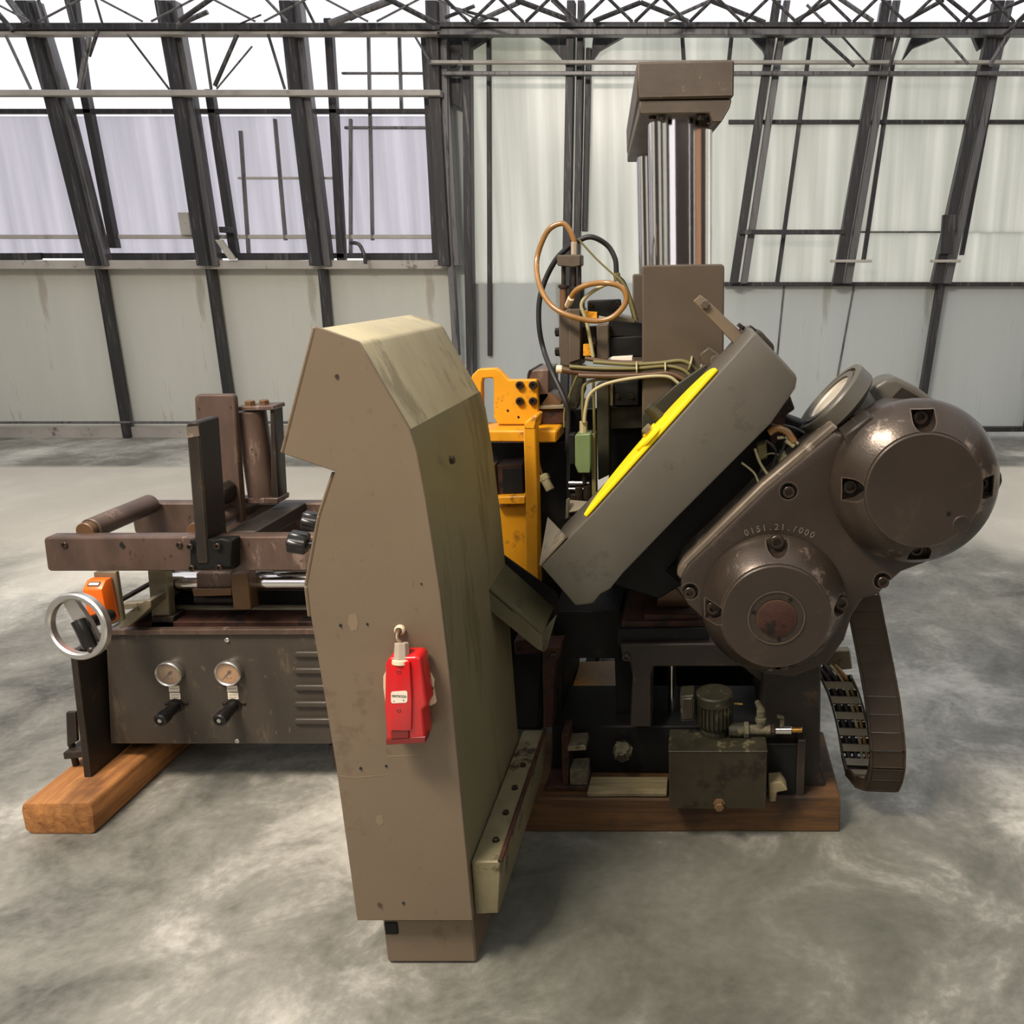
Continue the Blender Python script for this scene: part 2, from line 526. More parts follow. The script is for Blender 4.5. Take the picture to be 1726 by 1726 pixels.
def prism(name, pts, Y0, Y1, m, parent, w=0.003, label=None, seg=1, zmin=None, smooth=True):
    """outline read at depth Y0, run straight back to Y1 (true extrusion in depth)"""
    f = [P(x, y, Y0) for x, y in pts]
    if zmin is not None:
        f = [Vector((p.x, p.y, max(p.z, zmin))) for p in f]
    bk = [Vector((p.x, Y1, p.z)) for p in f]
    bm = bm_loft(f, bk)
    bev(bm, w, seg)
    return fin(name, bm, m, parent, label, smooth)


def rect(x0, y0, x1, y1):
    return [(x0, y0), (x1, y0), (x1, y1), (x0, y1)]


def box(name, x0, y0, x1, y1, Y0, Y1, m, parent, w=0.003, label=None, **k):
    """axis-aligned block; x/y read at Y0 from its middle height"""
    a, b = P(x0, y0, Y0), P(x1, y1, Y0)
    return wbox(name, a.x, b.x, Y0, Y1, b.z, a.z, m, parent, w, label)


def wbox(name, xa, xb, ya, yb, za, zb, m, parent, w=0.003, label=None):
    f = [Vector((xa, ya, za)), Vector((xb, ya, za)), Vector((xb, ya, zb)), Vector((xa, ya, zb))]
    bm = bm_loft(f, [Vector((p.x, yb, p.z)) for p in f])
    bev(bm, w)
    return fin(name, bm, m, parent, label)


def hexa(name, p8, m, parent, w=0.003, label=None):
    bm = bm_loft([Vector(p) for p in p8[:4]], [Vector(p) for p in p8[4:]])
    bev(bm, w)
    return fin(name, bm, m, parent, label)


def frame_of(axis):
    q = Vector((0, 0, 1)).rotation_difference(Vector(axis).normalized())
    return q


def bm_lathe(prof, origin, axis, seg=40, closed=False):
    q = frame_of(axis)
    bm = bmesh.new()
    rings = []
    for r, h in prof:
        if r < 1e-6:
            rings.append([bm.verts.new(Vector(origin) + q @ Vector((0, 0, h)))])
        else:
            rings.append([bm.verts.new(Vector(origin) + q @ Vector((r * math.cos(2 * PI * i / seg), r * math.sin(2 * PI * i / seg), h))) for i in range(seg)])
    if closed:
        rings.append(rings[0])
    for a, b in zip(rings[:-1], rings[1:]):
        for i in range(seg):
            j = (i + 1) % seg
            if len(a) == 1 and len(b) == 1:
                continue
            if len(a) == 1:
                bm.faces.new((a[0], b[i], b[j]))
            elif len(b) == 1:
                bm.faces.new((a[i], a[j], b[0]))
            else:
                bm.faces.new((a[i], a[j], b[j], b[i]))
    if not closed:
        for rg in (rings[0], rings[-1]):
            if len(rg) > 1:
                bm.faces.new(rg)
    bmesh.ops.recalc_face_normals(bm, faces=bm.faces)
    return bm


def lathe(name, prof, origin, axis, m, parent, seg=40, label=None, closed=False, angle=30):
    return fin(name, bm_lathe(prof, origin, axis, seg, closed), m, parent, label, angle=angle)


def rod(name, p0, p1, r, m, parent, seg=24, label=None, w=0.0015, r2=None):
    p0, p1 = Vector(p0), Vector(p1)
    L = (p1 - p0).length
    r2 = r if r2 is None else r2
    w = min(w, r * 0.4, L * 0.3)
    return lathe(name, [(0, 0), (r - w, 0), (r, w), (r2, L - w), (r2 - w, L), (0, L)], p0, p1 - p0, m, parent, seg, label)


def bm_tube(pts, r, sub=6, sides=10, closed=False):
    P_ = [Vector(p) for p in pts]
    path = []
    n = len(P_)
    for i in range(n - 1):
        a, b = P_[max(i - 1, 0)], P_[i]
        c, d = P_[i + 1], P_[min(i + 2, n - 1)]
        for k in range(sub):
            t = k / sub
            path.append(0.5 * ((2 * b) + (c - a) * t + (2 * a - 5 * b + 4 * c - d) * t * t + (3 * b - a - 3 * c + d) * t ** 3))
    path.append(P_[-1])
    bm = bmesh.new()
    t0 = (path[1] - path[0]).normalized()
    u = t0.orthogonal().normalized()
    rings = []
    for i, p in enumerate(path):
        t = (path[min(i + 1, len(path) - 1)] - path[max(i - 1, 0)]).normalized()
        u = (u - t * u.dot(t)).normalized()
        v = t.cross(u)
        rings.append([bm.verts.new(p + r * (u * math.cos(2 * PI * k / sides) + v * math.sin(2 * PI * k / sides))) for k in range(sides)])
    for a, b in zip(rings[:-1], rings[1:]):
        for k in range(sides):
            j = (k + 1) % sides
            bm.faces.new((a[k], a[j], b[j], b[k]))
    bm.faces.new(rings[0])
    bm.faces.new(rings[-1])
    return bm


def tube(name, pts, r, m, parent, label=None, sub=6, sides=10):
    return fin(name, bm_tube(pts, r, sub, sides), m, parent, label, angle=60)


def ptube(name, pix, Y, r, m, parent, label=None, sub=6, sides=10):
    """tube through picture points; Y a number or a per-point list"""
    ys = Y if isinstance(Y, (list, tuple)) else [Y] * len(pix)
    return tube(name, [P(x, y, yy) for (x, y), yy in zip(pix, ys)], r, m, parent, label, sub, sides)


_bolt = {}


def bolt(p, r, parent, axis=(0, -1, 0), m='bolt', hexhead=False, name='bolt', h=0.9, label=None):
    key = (m, hexhead, h)
    if key not in _bolt:
        if hexhead:
            bm = bm_lathe([(0, 0), (1.25, 0), (1.25, 0.06), (1.0, 0.07), (1.0, h), (0.85, h + 0.1), (0, h + 0.1)], (0, 0, 0), (0, 0, 1), 6)
        else:
            bm = bm_lathe([(0, 0), (0.96, 0), (1, 0.05), (1, h - 0.1), (0.9, h), (0.56, h), (0.52, h - 0.5), (0, h - 0.5)], (0, 0, 0), (0, 0, 1), 14)
        me = bpy.data.meshes.new('bolt')
        bm.to_mesh(me)
        bm.free()
        me.materials.append(M[m])
        me.shade_smooth()
        me.set_sharp_from_angle(angle=math.radians(30))
        _bolt[key] = me
    o = bpy.data.objects.new(name, _bolt[key])
    place(o, p, parent, label)
    o.rotation_mode = 'QUATERNION'
    o.rotation_quaternion = frame_of(axis)
    o.scale = (r, r, r)
    return o


def pbolt(x, y, Y, rpx, parent, **k):
    return bolt(P(x, y, Y), rpx * mpp(x, y, Y), parent, **k)


def cut(o, cutters):
    """real recesses: subtract world-space bmeshes from object o"""
    wl = WL[o.name]
    tmp = []
    for bm in cutters:
        bmesh.ops.translate(bm, verts=bm.verts, vec=-wl)
        me = bpy.data.meshes.new('cutter')
        bm.to_mesh(me)
        bm.free()
        c = bpy.data.objects.new('cutter', me)
        COL.objects.link(c)
        tmp.append(c)
    host = bpy.data.objects.new('host', o.data)
    COL.objects.link(host)
    for c in tmp:
        md = host.modifiers.new('b', 'BOOLEAN')
        md.operation = 'DIFFERENCE'
        md.object = c
        md.solver = 'EXACT'
    dg = bpy.context.evaluated_depsgraph_get()
    me = bpy.data.meshes.new_from_object(host.evaluated_get(dg))
    old = o.data
    o.data = me
    me.name = old.name
    bpy.data.objects.remove(host)
    for c in tmp:
        d = c.data
        bpy.data.objects.remove(c)
        bpy.data.meshes.remove(d)
    me.set_sharp_from_angle(angle=math.radians(30))


def pocket_bm(center, r, depth, up=None, ext=0.0):
    """round pocket along Y (opening toward -Y), run out in direction up by ext"""
    c = Vector(center)
    seg = 20
    pts = []
    up = Vector(up).normalized() if up is not None else Vector((0, 0, 1))
    side = Vector((up.z, 0, -up.x))
    for i in range(seg + 1):
        a = PI + PI * i / seg
        pts.append(c + side * (r * math.cos(a)) + up * (r * math.sin(a)))
    if ext > 0:
        pts += [c + side * r + up * ext, c - side * r + up * ext]
    else:
        for i in range(1, seg):
            a = PI * i / seg
            pts.append(c + side * (r * math.cos(a)) + up * (r * math.sin(a)))
    bk = [p + Vector((0, depth, 0)) for p in pts]
    fr = [p - Vector((0, 0.25, 0)) for p in pts]
    return bm_loft(fr, bk)


def text_mesh(s, size, extrude=0.0006, bold=0.0):
    cu = bpy.data.curves.new('lettering', 'FONT')
    cu.body = s
    cu.size = size
    cu.extrude = extrude
    cu.offset = bold
    cu.align_x, cu.align_y = 'CENTER', 'CENTER'
    o = bpy.data.objects.new('lettering', cu)
    COL.objects.link(o)
    dg = bpy.context.evaluated_depsgraph_get()
    me = bpy.data.meshes.new_from_object(o.evaluated_get(dg))
    bpy.data.objects.remove(o)
    bpy.data.curves.remove(cu)
    return me


def letter(s, p, size, m, parent, extrude=0.0006, roll=0.0, width=None, name='lettering', bold=0.0):
    me = text_mesh(s, size, extrude, bold)
    me.materials.append(M[m])
    if width:
        xs = [v.co.x for v in me.vertices]
        k = width / max(1e-6, max(xs) - min(xs))
        for v in me.vertices:
            v.co.x *= k
    R = Matrix.Rotation(roll, 3, 'Y') @ Matrix.Rotation(PI / 2, 3, 'X')
    for v in me.vertices:
        v.co = R @ v.co
    me.name = name
    return place(bpy.data.objects.new(name, me), p, parent)


# ================================================================== SETTING
fl = bmesh.new()
for a in [(-9.5, -6, 0), (8.5, -6, 0), (8.5, 8.3, 0), (-9.5, 8.3, 0)]:
    fl.verts.new(a)
fl.faces.new(fl.verts)
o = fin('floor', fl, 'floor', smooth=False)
o['kind'] = 'structure'
o = wbox('ground', -45, 45, -40, 60, -0.35, -0.15, 'ground', None, 0)
o['kind'] = 'structure'

YW = 8.0
wall = struct('wall_back', (-1, YW, 0))


def wz(z, top=None):
    return z


def quad(name, pts, Y, m, th=0.02, par=None, w=0.0):
    return prism(name, pts, Y, Y + th, m, par or wall, w)


def lerp_line(line, y):
    for (xa, ya), (xb, yb) in zip(line[:-1], line[1:]):
        if y <= yb or (xb, yb) == line[-1]:
            t = (y - ya) / (yb - ya)
            return xa + (xb - xa) * t


# column centre lines as the photograph shows them: they really lean outward
UP = {
    -3: [(-960, 0), (-680, 448)],
    -2: [(-620, 0), (-420, 448)],
    -1: [(-330, 0), (-190, 448)],
    1: [(42, 0), (88, 150), (163, 448)],
    2: [(278, 0), (305, 150), (350, 448)],
    3: [(488, 0), (504, 150), (540, 448)],
    4: [(735, 0), (740, 150), (757, 448)],
}
LOW = {
    -3: [(-680, 448), (-520, 738)],
    -2: [(-420, 448), (-300, 738)],
    -1: [(-190, 448), (-110, 738)],
    1: [(163, 448), (212, 738)],
    2: [(350, 448), (391, 738)],
    3: [(540, 448), (566, 738)],
    4: [(757, 448), (772, 738)],
}
R_ = {
    4: [(785, 30), (790, 738)],
    5: [(970, 0), (957, 738)],
    6: [(1318, 0), (1245, 478), (1215, 725)],
    7: [(1503, 0), (1420, 478), (1385, 725)],
    8: [(1694, 0), (1588, 478), (1540, 725)],
    9: [(1930, 0), (1790, 478), (1735, 725)],
    10: [(2200, 0), (2010, 478), (1950, 725)],
    11: [(2500, 0), (2250, 478), (2180, 725)],
}


def stripx(name, line, wpx, Y, depth, m, w=0.004, par=None):
    pts = [(x - wpx / 2, y) for x, y in line] + [(x + wpx / 2, y) for x, y in reversed(line)]
    return prism(name, pts, Y, Y + depth, m, par or wall, w)


def hrail(name, x0, x1, y, hpx, Y, depth, m, w=0.004, y2=None):
    y2 = y if y2 is None else y2
    return prism(name, [(x0, y - hpx / 2), (x1, y2 - hpx / 2), (x1, y2 + hpx / 2), (x0, y + hpx / 2)], Y, Y + depth, m, wall, w)


def cell(name, la, lb, ya, yb, Y, m, pad=0, th=0.02):
    return quad(name, [(lerp_line(la, ya) + pad, ya), (lerp_line(lb, ya) - pad, ya), (lerp_line(lb, yb) - pad, yb), (lerp_line(la, yb) + pad, yb)], Y, m, th)


# left half: grey sheets below, glazing above
ks = [-3, -2, -1, 1, 2, 3, 4]
for a, b in zip(ks[:-1], ks[1:]):
    cell('wall_panel', LOW[a], LOW[b], 452, 722, YW, 'panel_grey', 0)
    cell('curb', LOW[a], LOW[b], 720, 742, YW - 0.09, 'rail_pale', 1, 0.1)
    cell('window_film', UP[a], UP[b], 196, 432, YW, 'net')
    cell('window_film', UP[a], UP[b], 158, 196, YW + 0.02, 'clear')
    cell('window_glass', UP[a], UP[b], 56, 158, YW, 'clear')
    cell('window_glass', UP[a], UP[b], -90, 50, YW, 'clear')
for k in ks:
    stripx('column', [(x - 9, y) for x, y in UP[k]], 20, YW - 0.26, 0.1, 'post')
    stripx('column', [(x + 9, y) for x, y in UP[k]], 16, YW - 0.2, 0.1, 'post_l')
    if k != 4:
        stripx('column', LOW[k], 11, YW - 0.14, 0.1, 'post')
# secondary posts beside the columns
for ln in ([(118, -10), (140, 158), (190, 418)], [(350, 150), (393, 432)], [(551, 30), (559, 158), (574, 440)], [(714, 40), (735, 432)]):
    stripx('mullion', ln, 13, YW - 0.1, 0.07, 'post')
for ln in ([(620, 56), (627, 405)], [(672, 56), (676, 190)], [(462, 200), (480, 405)], [(404, 220), (418, 430)], [(590, 200), (590, 430)]):
    stripx('mullion', ln, 5, YW - 0.05, 0.03, 'post_l', 0.002)
hrail('sill', -680, 755, 446, 15, YW - 0.16, 0.16, 'rail_pale')
hrail('rail', -680, 752, 431, 9, YW - 0.1, 0.06, 'post')
hrail('rail', -690, 752, 399, 7, YW - 0.05, 0.04, 'rail_pale')
hrail('rail', -900, 742, 156, 10, YW - 0.32, 0.08, 'rail_pale')
hrail('rail', -900, 742, 187, 8, YW - 0.1, 0.06, 'post')
hrail('rail', 580, 735, 215, 5, YW - 0.05, 0.03, 'post_l')
hrail('rail', 575, 740, 123, 4, YW - 0.05, 0.03, 'post_l')
hrail('rail', 400, 560, 300, 4, YW - 0.04, 0.03, 'rail_pale')
quad('vent_bracket', [(362, 404), (374, 404), (398, 438), (386, 438)], YW - 0.2, 'rail_pale', 0.02)
box('vent_motor', 299, 358, 322, 396, YW - 0.1, YW - 0.02, 'rail_pale', wall)
box('vent_motor', 368, 382, 384, 392, YW - 0.22, YW - 0.1, 'post', wall)
for xa, xb in ((-20, 68), (174, 342), (400, 528), (612, 752)):
    prism('vent_grille', [(xa, 428), (xb, 426), (xb, 438), (xa, 440)], YW - 0.13, YW - 0.1, 'post', wall, 0.002)
# right half: milky sheets
cell('spandrel', [(742, 40), (742, 120)], [(980, 40), (980, 120)], 56, 118, YW + 0.03, 'poly')
kr = [4, 5, 6, 7, 8, 9, 10, 11]
for a, b in zip(kr[:-1], kr[1:]):
    if a in (4, 5):
        cell('wall_sheet', R_[a], R_[b], 60, 478, YW, 'poly', 0)
    else:
        cell('wall_sheet', R_[a], R_[b], 60, 116, YW, 'poly', 0)
        cell('wall_sheet', R_[a], R_[b], 116, 207, YW, 'poly', 0)
        cell('wall_sheet', R_[a], R_[b], 207, 392, YW, 'poly', 0)
        cell('wall_sheet', R_[a], R_[b], 392, 478, YW, 'poly', 0)
    cell('wall_panel', R_[a], R_[b], 478, 722, YW, 'panel_blue', 0)
    cell('roof_glass', R_[a], R_[b], -90, 44, YW, 'clear')
cell('roof_glass', UP[4], R_[4], -90, 44, YW, 'clear')
quad('wall_sheet', [(757, 110), (785, 110), (790, 735), (772, 735)], YW + 0.02, 'panel_blue')
for k, wp in ((5, 24), (6, 26), (7, 30), (8, 32), (9, 32), (10, 32), (11, 32)):
    ln = [p for p in R_[k] if p[1] <= 480] if k != 5 else R_[k]
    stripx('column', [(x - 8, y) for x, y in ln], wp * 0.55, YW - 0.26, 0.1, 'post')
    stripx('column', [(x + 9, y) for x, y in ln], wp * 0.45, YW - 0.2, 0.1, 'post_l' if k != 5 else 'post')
stripx('column', [(785, 40), (788, 400), (795, 738)], 13, YW - 0.2, 0.12, 'post')
stripx('column', [(748, 60), (752, 330), (768, 600)], 10, YW - 0.22, 0.08, 'post_l')
stripx('column', [(992, 80), (985, 390)], 9, YW - 0.1, 0.08, 'post')
stripx('column', [(1588, 478), (1548, 725)], 12, YW - 0.14, 0.1, 'post')
stripx('column', [(1790, 478), (1735, 725)], 12, YW - 0.14, 0.1, 'post')
for ln in ([(1368, 58), (1348, 205), (1310, 478)], [(1506, 105), (1456, 440)], [(1680, 120), (1622, 430)], [(823, 60), (825, 600)], [(1150, 60), (1153, 110)], [(1233, 62), (1228, 110)]):
    stripx('mullion', ln, 7, YW - 0.06, 0.05, 'post')
stripx('mullion', [(1322, 480), (1300, 700)], 3, YW - 0.01, 0.02, 'post_l', 0.001)
stripx('mullion', [(1440, 480), (1400, 700)], 3, YW - 0.01, 0.02, 'post_l', 0.001)
hrail('rail', 722, 2400, 104, 6, YW - 0.34, 0.05, 'rail_pale')
hrail('rail', 745, 2400, 123, 7, YW - 0.3, 0.06, 'post_l')
hrail('rail', 1228, 2400, 205, 7, YW - 0.08, 0.06, 'post')
hrail('rail', 1246, 1424, 391, 8, YW - 0.3, 0.05, 'post')
hrail('rail', 1424, 1600, 391, 3, YW - 0.03, 0.02, 'post_l')
hrail('rail', 1220, 2300, 479, 7, YW - 0.08, 0.08, 'post')
hrail('rail', 1400, 1470, 440, 5, YW - 0.3, 0.05, 'rail_pale')
hrail('rail', 1570, 1620, 440, 5, YW - 0.3, 0.05, 'rail_pale')
hrail('curb', 760, 2250, 724, 8, YW - 0.06, 0.08, 'post')
box('column_plate', 1590, 362, 1606, 428, YW - 0.31, YW - 0.26, 'post', wall)
# eave beam across the whole wall
hrail('eave_beam', -900, 742, 44, 12, YW - 0.36, 0.12, 'post')
hrail('eave_beam', -900, 742, 55, 6, YW - 0.34, 0.1, 'rail_pale')
hrail('eave_beam', 736, 2400, 41, 9, YW - 0.36, 0.12, 'post')
hrail('eave_beam', 736, 2400, 53, 11, YW - 0.34, 0.1, 'post_l')
# dark haunches in the corners of the arched bays
for pts in ([(746, 58), (832, 58), (778, 92), (764, 112), (746, 112)], [(902, 58), (962, 58), (958, 120), (946, 98), (925, 74)],
            [(746, 126), (778, 126), (774, 180), (746, 168)],
            [(1000, 58), (1055, 58), (1010, 84), (995, 105)], [(1262, 58), (1308, 58), (1296, 112), (1286, 84)],
            [(1312, 60), (1350, 60), (1318, 78), (1304, 100)], [(1538, 60), (1590, 60), (1540, 80), (1520, 104)],
            [(1640, 60), (1690, 60), (1650, 84)]):
    prism('haunch', pts, YW - 0.12, YW - 0.05, 'post', wall, 0.002)
# knee braces and bracing rods against the glazing
br = [((15, 0), (45, 40), 12), ((-40, -20), (22, 52), 9), ((110, -10), (124, 45), 8), ((150, 62), (134, 150), 9), ((165, 52), (150, 95), 6),
      ((215, 58), (285, 150), 4), ((10, 60), (52, 150), 5), ((58, -20), (80, 45), 5), ((155, -20), (172, 38), 4),
      ((350, 20), (300, 42), 8), ((370, -12), (303, 35), 8), ((400, 58), (362, 145), 7), ((425, 78), (365, 150), 3), ((342, 58), (356, 150), 5),
      ((262, -10), (272, 40), 5), ((440, -10), (484, 36), 5), ((452, 58), (480, 150), 5), ((440, 25), (400, 42), 3),
      ((556, 40), (660, 0), 12), ((648, -5), (735, 40), 9), ((590, 34), (640, 8), 4), ((700, 62), (725, 105), 4), ((505, -10), (530, 40), 5),
      ((750, 30), (800, 10), 6), ((800, 38), (880, 2), 8), ((870, 0), (955, 32), 9), ((760, 12), (840, 34), 5), ((930, 0), (968, 36), 6),
      ((1000, 36), (1080, 4), 8), ((1080, 4), (1160, 36), 8), ((1120, 36), (1200, 0), 6), ((1200, 2), (1290, 38), 8),
      ((1340, 36), (1400, 0), 7), ((1410, -6), (1472, 36), 8), ((1385, 62), (1440, 112), 6), ((1420, 62), (1462, 108), 4), ((1360, 8), (1392, 40), 5),
      ((1525, 36), (1590, 0), 7), ((1596, -4), (1646, 36), 7), ((1590, 60), (1632, 108), 5), ((1515, 62), (1500, 112), 6), ((1640, 36), (1726, 0), 6),
      ((1700, 60), (1668, 110), 8), ((1726, 30), (1690, 60), 6)]
for i, (a, b, wpx) in enumerate(br):
    yy = YW - 0.42 - 0.1 * (i % 4)
    rr = wpx * 0.5 * mpp(a[0], a[1], yy)
    rod('brace', P(*a, yy), P(*b, yy), rr, 'post' if i % 3 else 'post_l', wall, 8, w=0)
for i, x in enumerate(range(748, 1760, 46)):
    a, b = ((x, 37), (x + 42, -4)) if i % 2 else ((x, -4), (x + 42, 37))
    rod('truss_web', P(*a, 6.9), P(*b, 6.9), 0.012, 'post', wall, 8, w=0)
for i, x in enumerate(range(-30, 740, 95)):
    a, b = ((x, 36), (x + 80, -6)) if i % 2 else ((x, -6), (x + 80, 36))
    rod('truss_web', P(*a, 7.1), P(*b, 7.1), 0.008, 'post_l', wall, 8, w=0)
# pipe along the sill, little cranks at the vents
ptube('pipe', [(590, 409), (605, 412), (614, 430), (616, 445)], YW - 0.3, 0.016, 'post', wall)
ptube('pipe', [(-560, 712), (755, 712)], YW - 0.14, 0.012, 'post_l', wall, sides=8)

# roof: trusses and glazing, mostly above the frame; it lets the sky light the hall
roof = struct('ceiling', (-0.5, 1, 4.3))
gx = [-9.5 + 18 * i / 6 for i in range(7)]
gy = [-6 + 14.3 * i / 5 for i in range(6)]
for i in range(6):
    for j in range(5):
        wbox('roof_pane', gx[i] + 0.04, gx[i + 1] - 0.04, gy[j] + 0.04, gy[j + 1] - 0.04, 4.6, 4.62, 'roofg', roof, 0)
for x in gx:
    wbox('rafter', x - 0.05, x + 0.05, -6, 8.3, 4.42, 4.6, 'post', roof, 0)
for y in gy:
    wbox('purlin', -9.5, 8.5, y - 0.04, y + 0.04, 4.5, 4.6, 'post', roof, 0)
wbox('added_lamp_housing', -2.8, -1.0, -0.15, 0.35, 4.36, 4.42, 'post_l', roof, 0.005)  # housings added out of view to go with the warm lights
wbox('added_lamp_housing', 0.4, 2.0, -2.45, -1.95, 4.1, 4.16, 'post_l', roof, 0.005)
for y in (5.9, 3.1):
    wbox('truss_chord', -9.5, 8.5, y - 0.04, y + 0.04, 4.0, 4.08, 'post', roof, 0)
    for i in range(24):
        x = -9.4 + i * 0.75
        rod('truss_web', (x, y, 4.06 if i % 2 else 4.5), (x + 0.75, y, 4.5 if i % 2 else 4.06), 0.02, 'post', roof, 6, w=0)
# side and front hall walls outside the frame: brown cladding, bays set for chrome reflections
def unseen_hall_wall(name, axis, at, lo, hi, bays):
    o = struct(name, ((at, (lo + hi) / 2, 0) if axis == 'x' else ((lo + hi) / 2, at, 0)))
    cuts = sorted(bays)
    edges, c0 = [], lo
    for a, b in cuts:
        edges += [(c0, a, 'hall_dark'), (a, b, 'clear' if axis == 'y' else 'poly')]
        c0 = b
    edges.append((c0, hi, 'hall_dark'))
    for a, b, m in edges:
        if b - a < 0.01:
            continue
        bits = [(0, 4.5, m)] if m == 'hall_dark' else [(0, 0.9, 'hall_dark'), (0.9, 4.5, m)]
        for za, zb, mm in bits:
            nm = 'wall_panel' if mm == 'hall_dark' else 'wall_sheet'
            if axis == 'x':
                wbox(nm, at - 0.03, at + 0.03, a, b, za, zb, mm, o, 0)
            else:
                wbox(nm, a, b, at - 0.03, at + 0.03, za, zb, mm, o, 0)


unseen_hall_wall('unseen_wall_left', 'x', -9.5, -6, 8.2, [(-5.9, -2.4), (-0.6, 1.4), (4.5, 7.5)])
unseen_hall_wall('unseen_wall_right', 'x', 8.5, -6, 8.2, [(-4.8, -3.6), (4.5, 7.5)])
unseen_hall_wall('unseen_wall_front', 'y', -6, -9.45, 8.45, [(-6.6, -2.6), (5.4, 5.9)])

o = wbox('reflector_door_1', 8.36, 8.46, -3.2, 1.0, 0.0, 4.2, 'wood_reflector', None, 0.01)  # invented, unseen door; gives the chrome pillars an orange reflected strip
o['kind'] = 'structure'

# ================================================================== TIMBERS
t = thing('timber_beam', 'squared timber beam under the left feed bench, pale sawn end toward the camera', 'timber', PZ(100, 1412, 0))
f = [PZ(58, 1413, 0), PZ(157, 1411, 0)]
Yt = 2.04
pts = [(58, 1416), (42, 1400), (35, 1366), (37, 1355), (149, 1353), (155, 1362), (160, 1404), (155, 1416)]
o = prism('beam', pts, Yt, 3.1, 'wood_y', t, 0.006, zmin=0.0, seg=2)
TZ = P(100, 1355, Yt).z
t2 = thing('timber_beam', 'long dark-stained timber beam lying across under the right-hand machine base', 'timber', PZ(1140, 1408, 0))
Yb = 2.05
prism('beam', [(850, 1345), (1000, 1346), (1130, 1347), (1290, 1343), (1417, 1343), (1416, 1408), (1410, 1416), (1200, 1414), (850, 1414)], Yb, 2.4, 'wood_x', t2, 0.005, zmin=0.0)
BZ = P(1140, 1345, Yb).z
t3 = thing('wood_wedge', 'short pale wooden packing piece between the timber and the dark coolant tank', 'wood block', P(1306, 1335, 2.15))
prism('wedge', [(1296, 1320), (1318, 1318), (1328, 1333), (1310, 1336), (1308, 1352), (1296, 1352)], 2.0, 2.05, 'wood_pale', t3, 0.003, zmin=BZ)
t4 = thing('wood_board', 'pale rough-sawn board on the right timber, left of the coolant tank', 'wood board', P(1060, 1335, 2.06))
wbox('board', P(990, 1340, 2.06).x, P(1124, 1340, 2.06).x, 2.055, 2.135, BZ, BZ + 0.012, 'wood_pale', t4, 0.002)

# ================================================================== GUARD CABINET
YG, YGB = 1.55, 2.075
gc = thing('guard_cabinet', 'tall beige sheet-metal guard housing with a red switch on its front', 'machine guard', P(700, 1622, YG + 0.03))
GP = [(533, 550), (605, 576), (622, 606), (690, 722), (703, 762), (718, 842), (742, 1000), (757, 1130), (797, 1552), (602, 1552), (566, 1290), (548, 1180),
      (524, 1040), (518, 988), (540, 870), (565, 795), (478, 765)]
# front plate in its own paint, body behind with dusty folded sheets
prism('front_plate', GP, YG, YG + 0.006, 'beige', gc, 0.0015)
inner = GP
f = [P(x, y, YG + 0.006) for x, y in inner]
cen = sum(f, Vector()) / len(f)
f0 = [Vector((cen.x + (p.x - cen.x) * 0.992, YG + 0.006, cen.z + (p.z - cen.z) * 0.996)) for p in f]
bm = bm_loft(f0, [Vector((p.x, YGB, p.z)) for p in f0])
bev(bm, 0.006, 2)
fin('housing', bm, 'beige_dust', gc, 'dust-streaked beige folded sides')
# clean olive-beige side sheet below the fold; dust lies on the sloping sheets above it
ro = [(690, 723), (703, 762), (718, 842), (742, 1000), (757, 1130), (797, 1551)]
o1 = [P(x, y, YG + 0.006) for x, y in ro]
o1 = [Vector((cen.x + (p.x - cen.x) * 0.992 + 0.0016, YG + 0.0065, cen.z + (p.z - cen.z) * 0.996)) for p in o1]
o2 = [p - Vector((0.003, 0, 0)) for p in reversed(o1)]
bm = bm_loft(o1 + o2, [Vector((p.x, YGB, p.z)) for p in o1 + o2])
fin('side_sheet', bm, 'beige_olive', gc, 'olive-tinged beige side sheet', angle=12)
# folded flange along the left edge
for a, b in (((533, 552), (478, 764)), ((565, 797), (540, 870)), ((540, 870), (518, 988)), ((518, 990), (524, 1040))):
    p0, p1 = P(*a, YG + 0.012), P(*b, YG + 0.012)
    rod('edge_strip', p0 + Vector((-0.004, 0.004, 0)), p1 + Vector((-0.004, 0.004, 0)), 0.004, 'beige', gc, 8)
# foot box under the cabinet
a, b = P(645, 1552, YG + 0.03), P(800, 1552, YG + 0.03)
wbox('foot', a.x, b.x - 0.004, YG + 0.03, YG + 0.2, 0.004, a.z + 0.004, 'beige', gc, 0.004, 'beige foot with rusty edges')
box('slot', 647, 1556, 671, 1576, YG + 0.026, YG + 0.04, 'black', gc, 0.002)
# angle-iron ledge along the lower right side
A0, A1 = P(793, 1453, YG + 0.02), P(840, 1542, YG + 0.02)
prism('ledge', [(794, 1453), (838, 1452), (845, 1400 + 52), (841, 1540), (800, 1542), (797, 1500)], YG + 0.02, 2.12, 'ledge', gc, 0.003, 'grimy olive angle-iron ledge')
rod('ledge_lip', P(843, 1452, YG + 0.02), Vector((P(843, 1452, YG + 0.02).x, 2.12, P(843, 1452, YG + 0.02).z)), 0.006, 'rust', gc, 8)
for i, dy in enumerate((0.07, 0.17, 0.27, 0.37)):
    p = P(822, 1452, YG + 0.02)
    bolt(Vector((p.x + 0.002, YG + 0.02 + dy, p.z)), 0.007, gc, (0, 0, 1), hexhead=True)
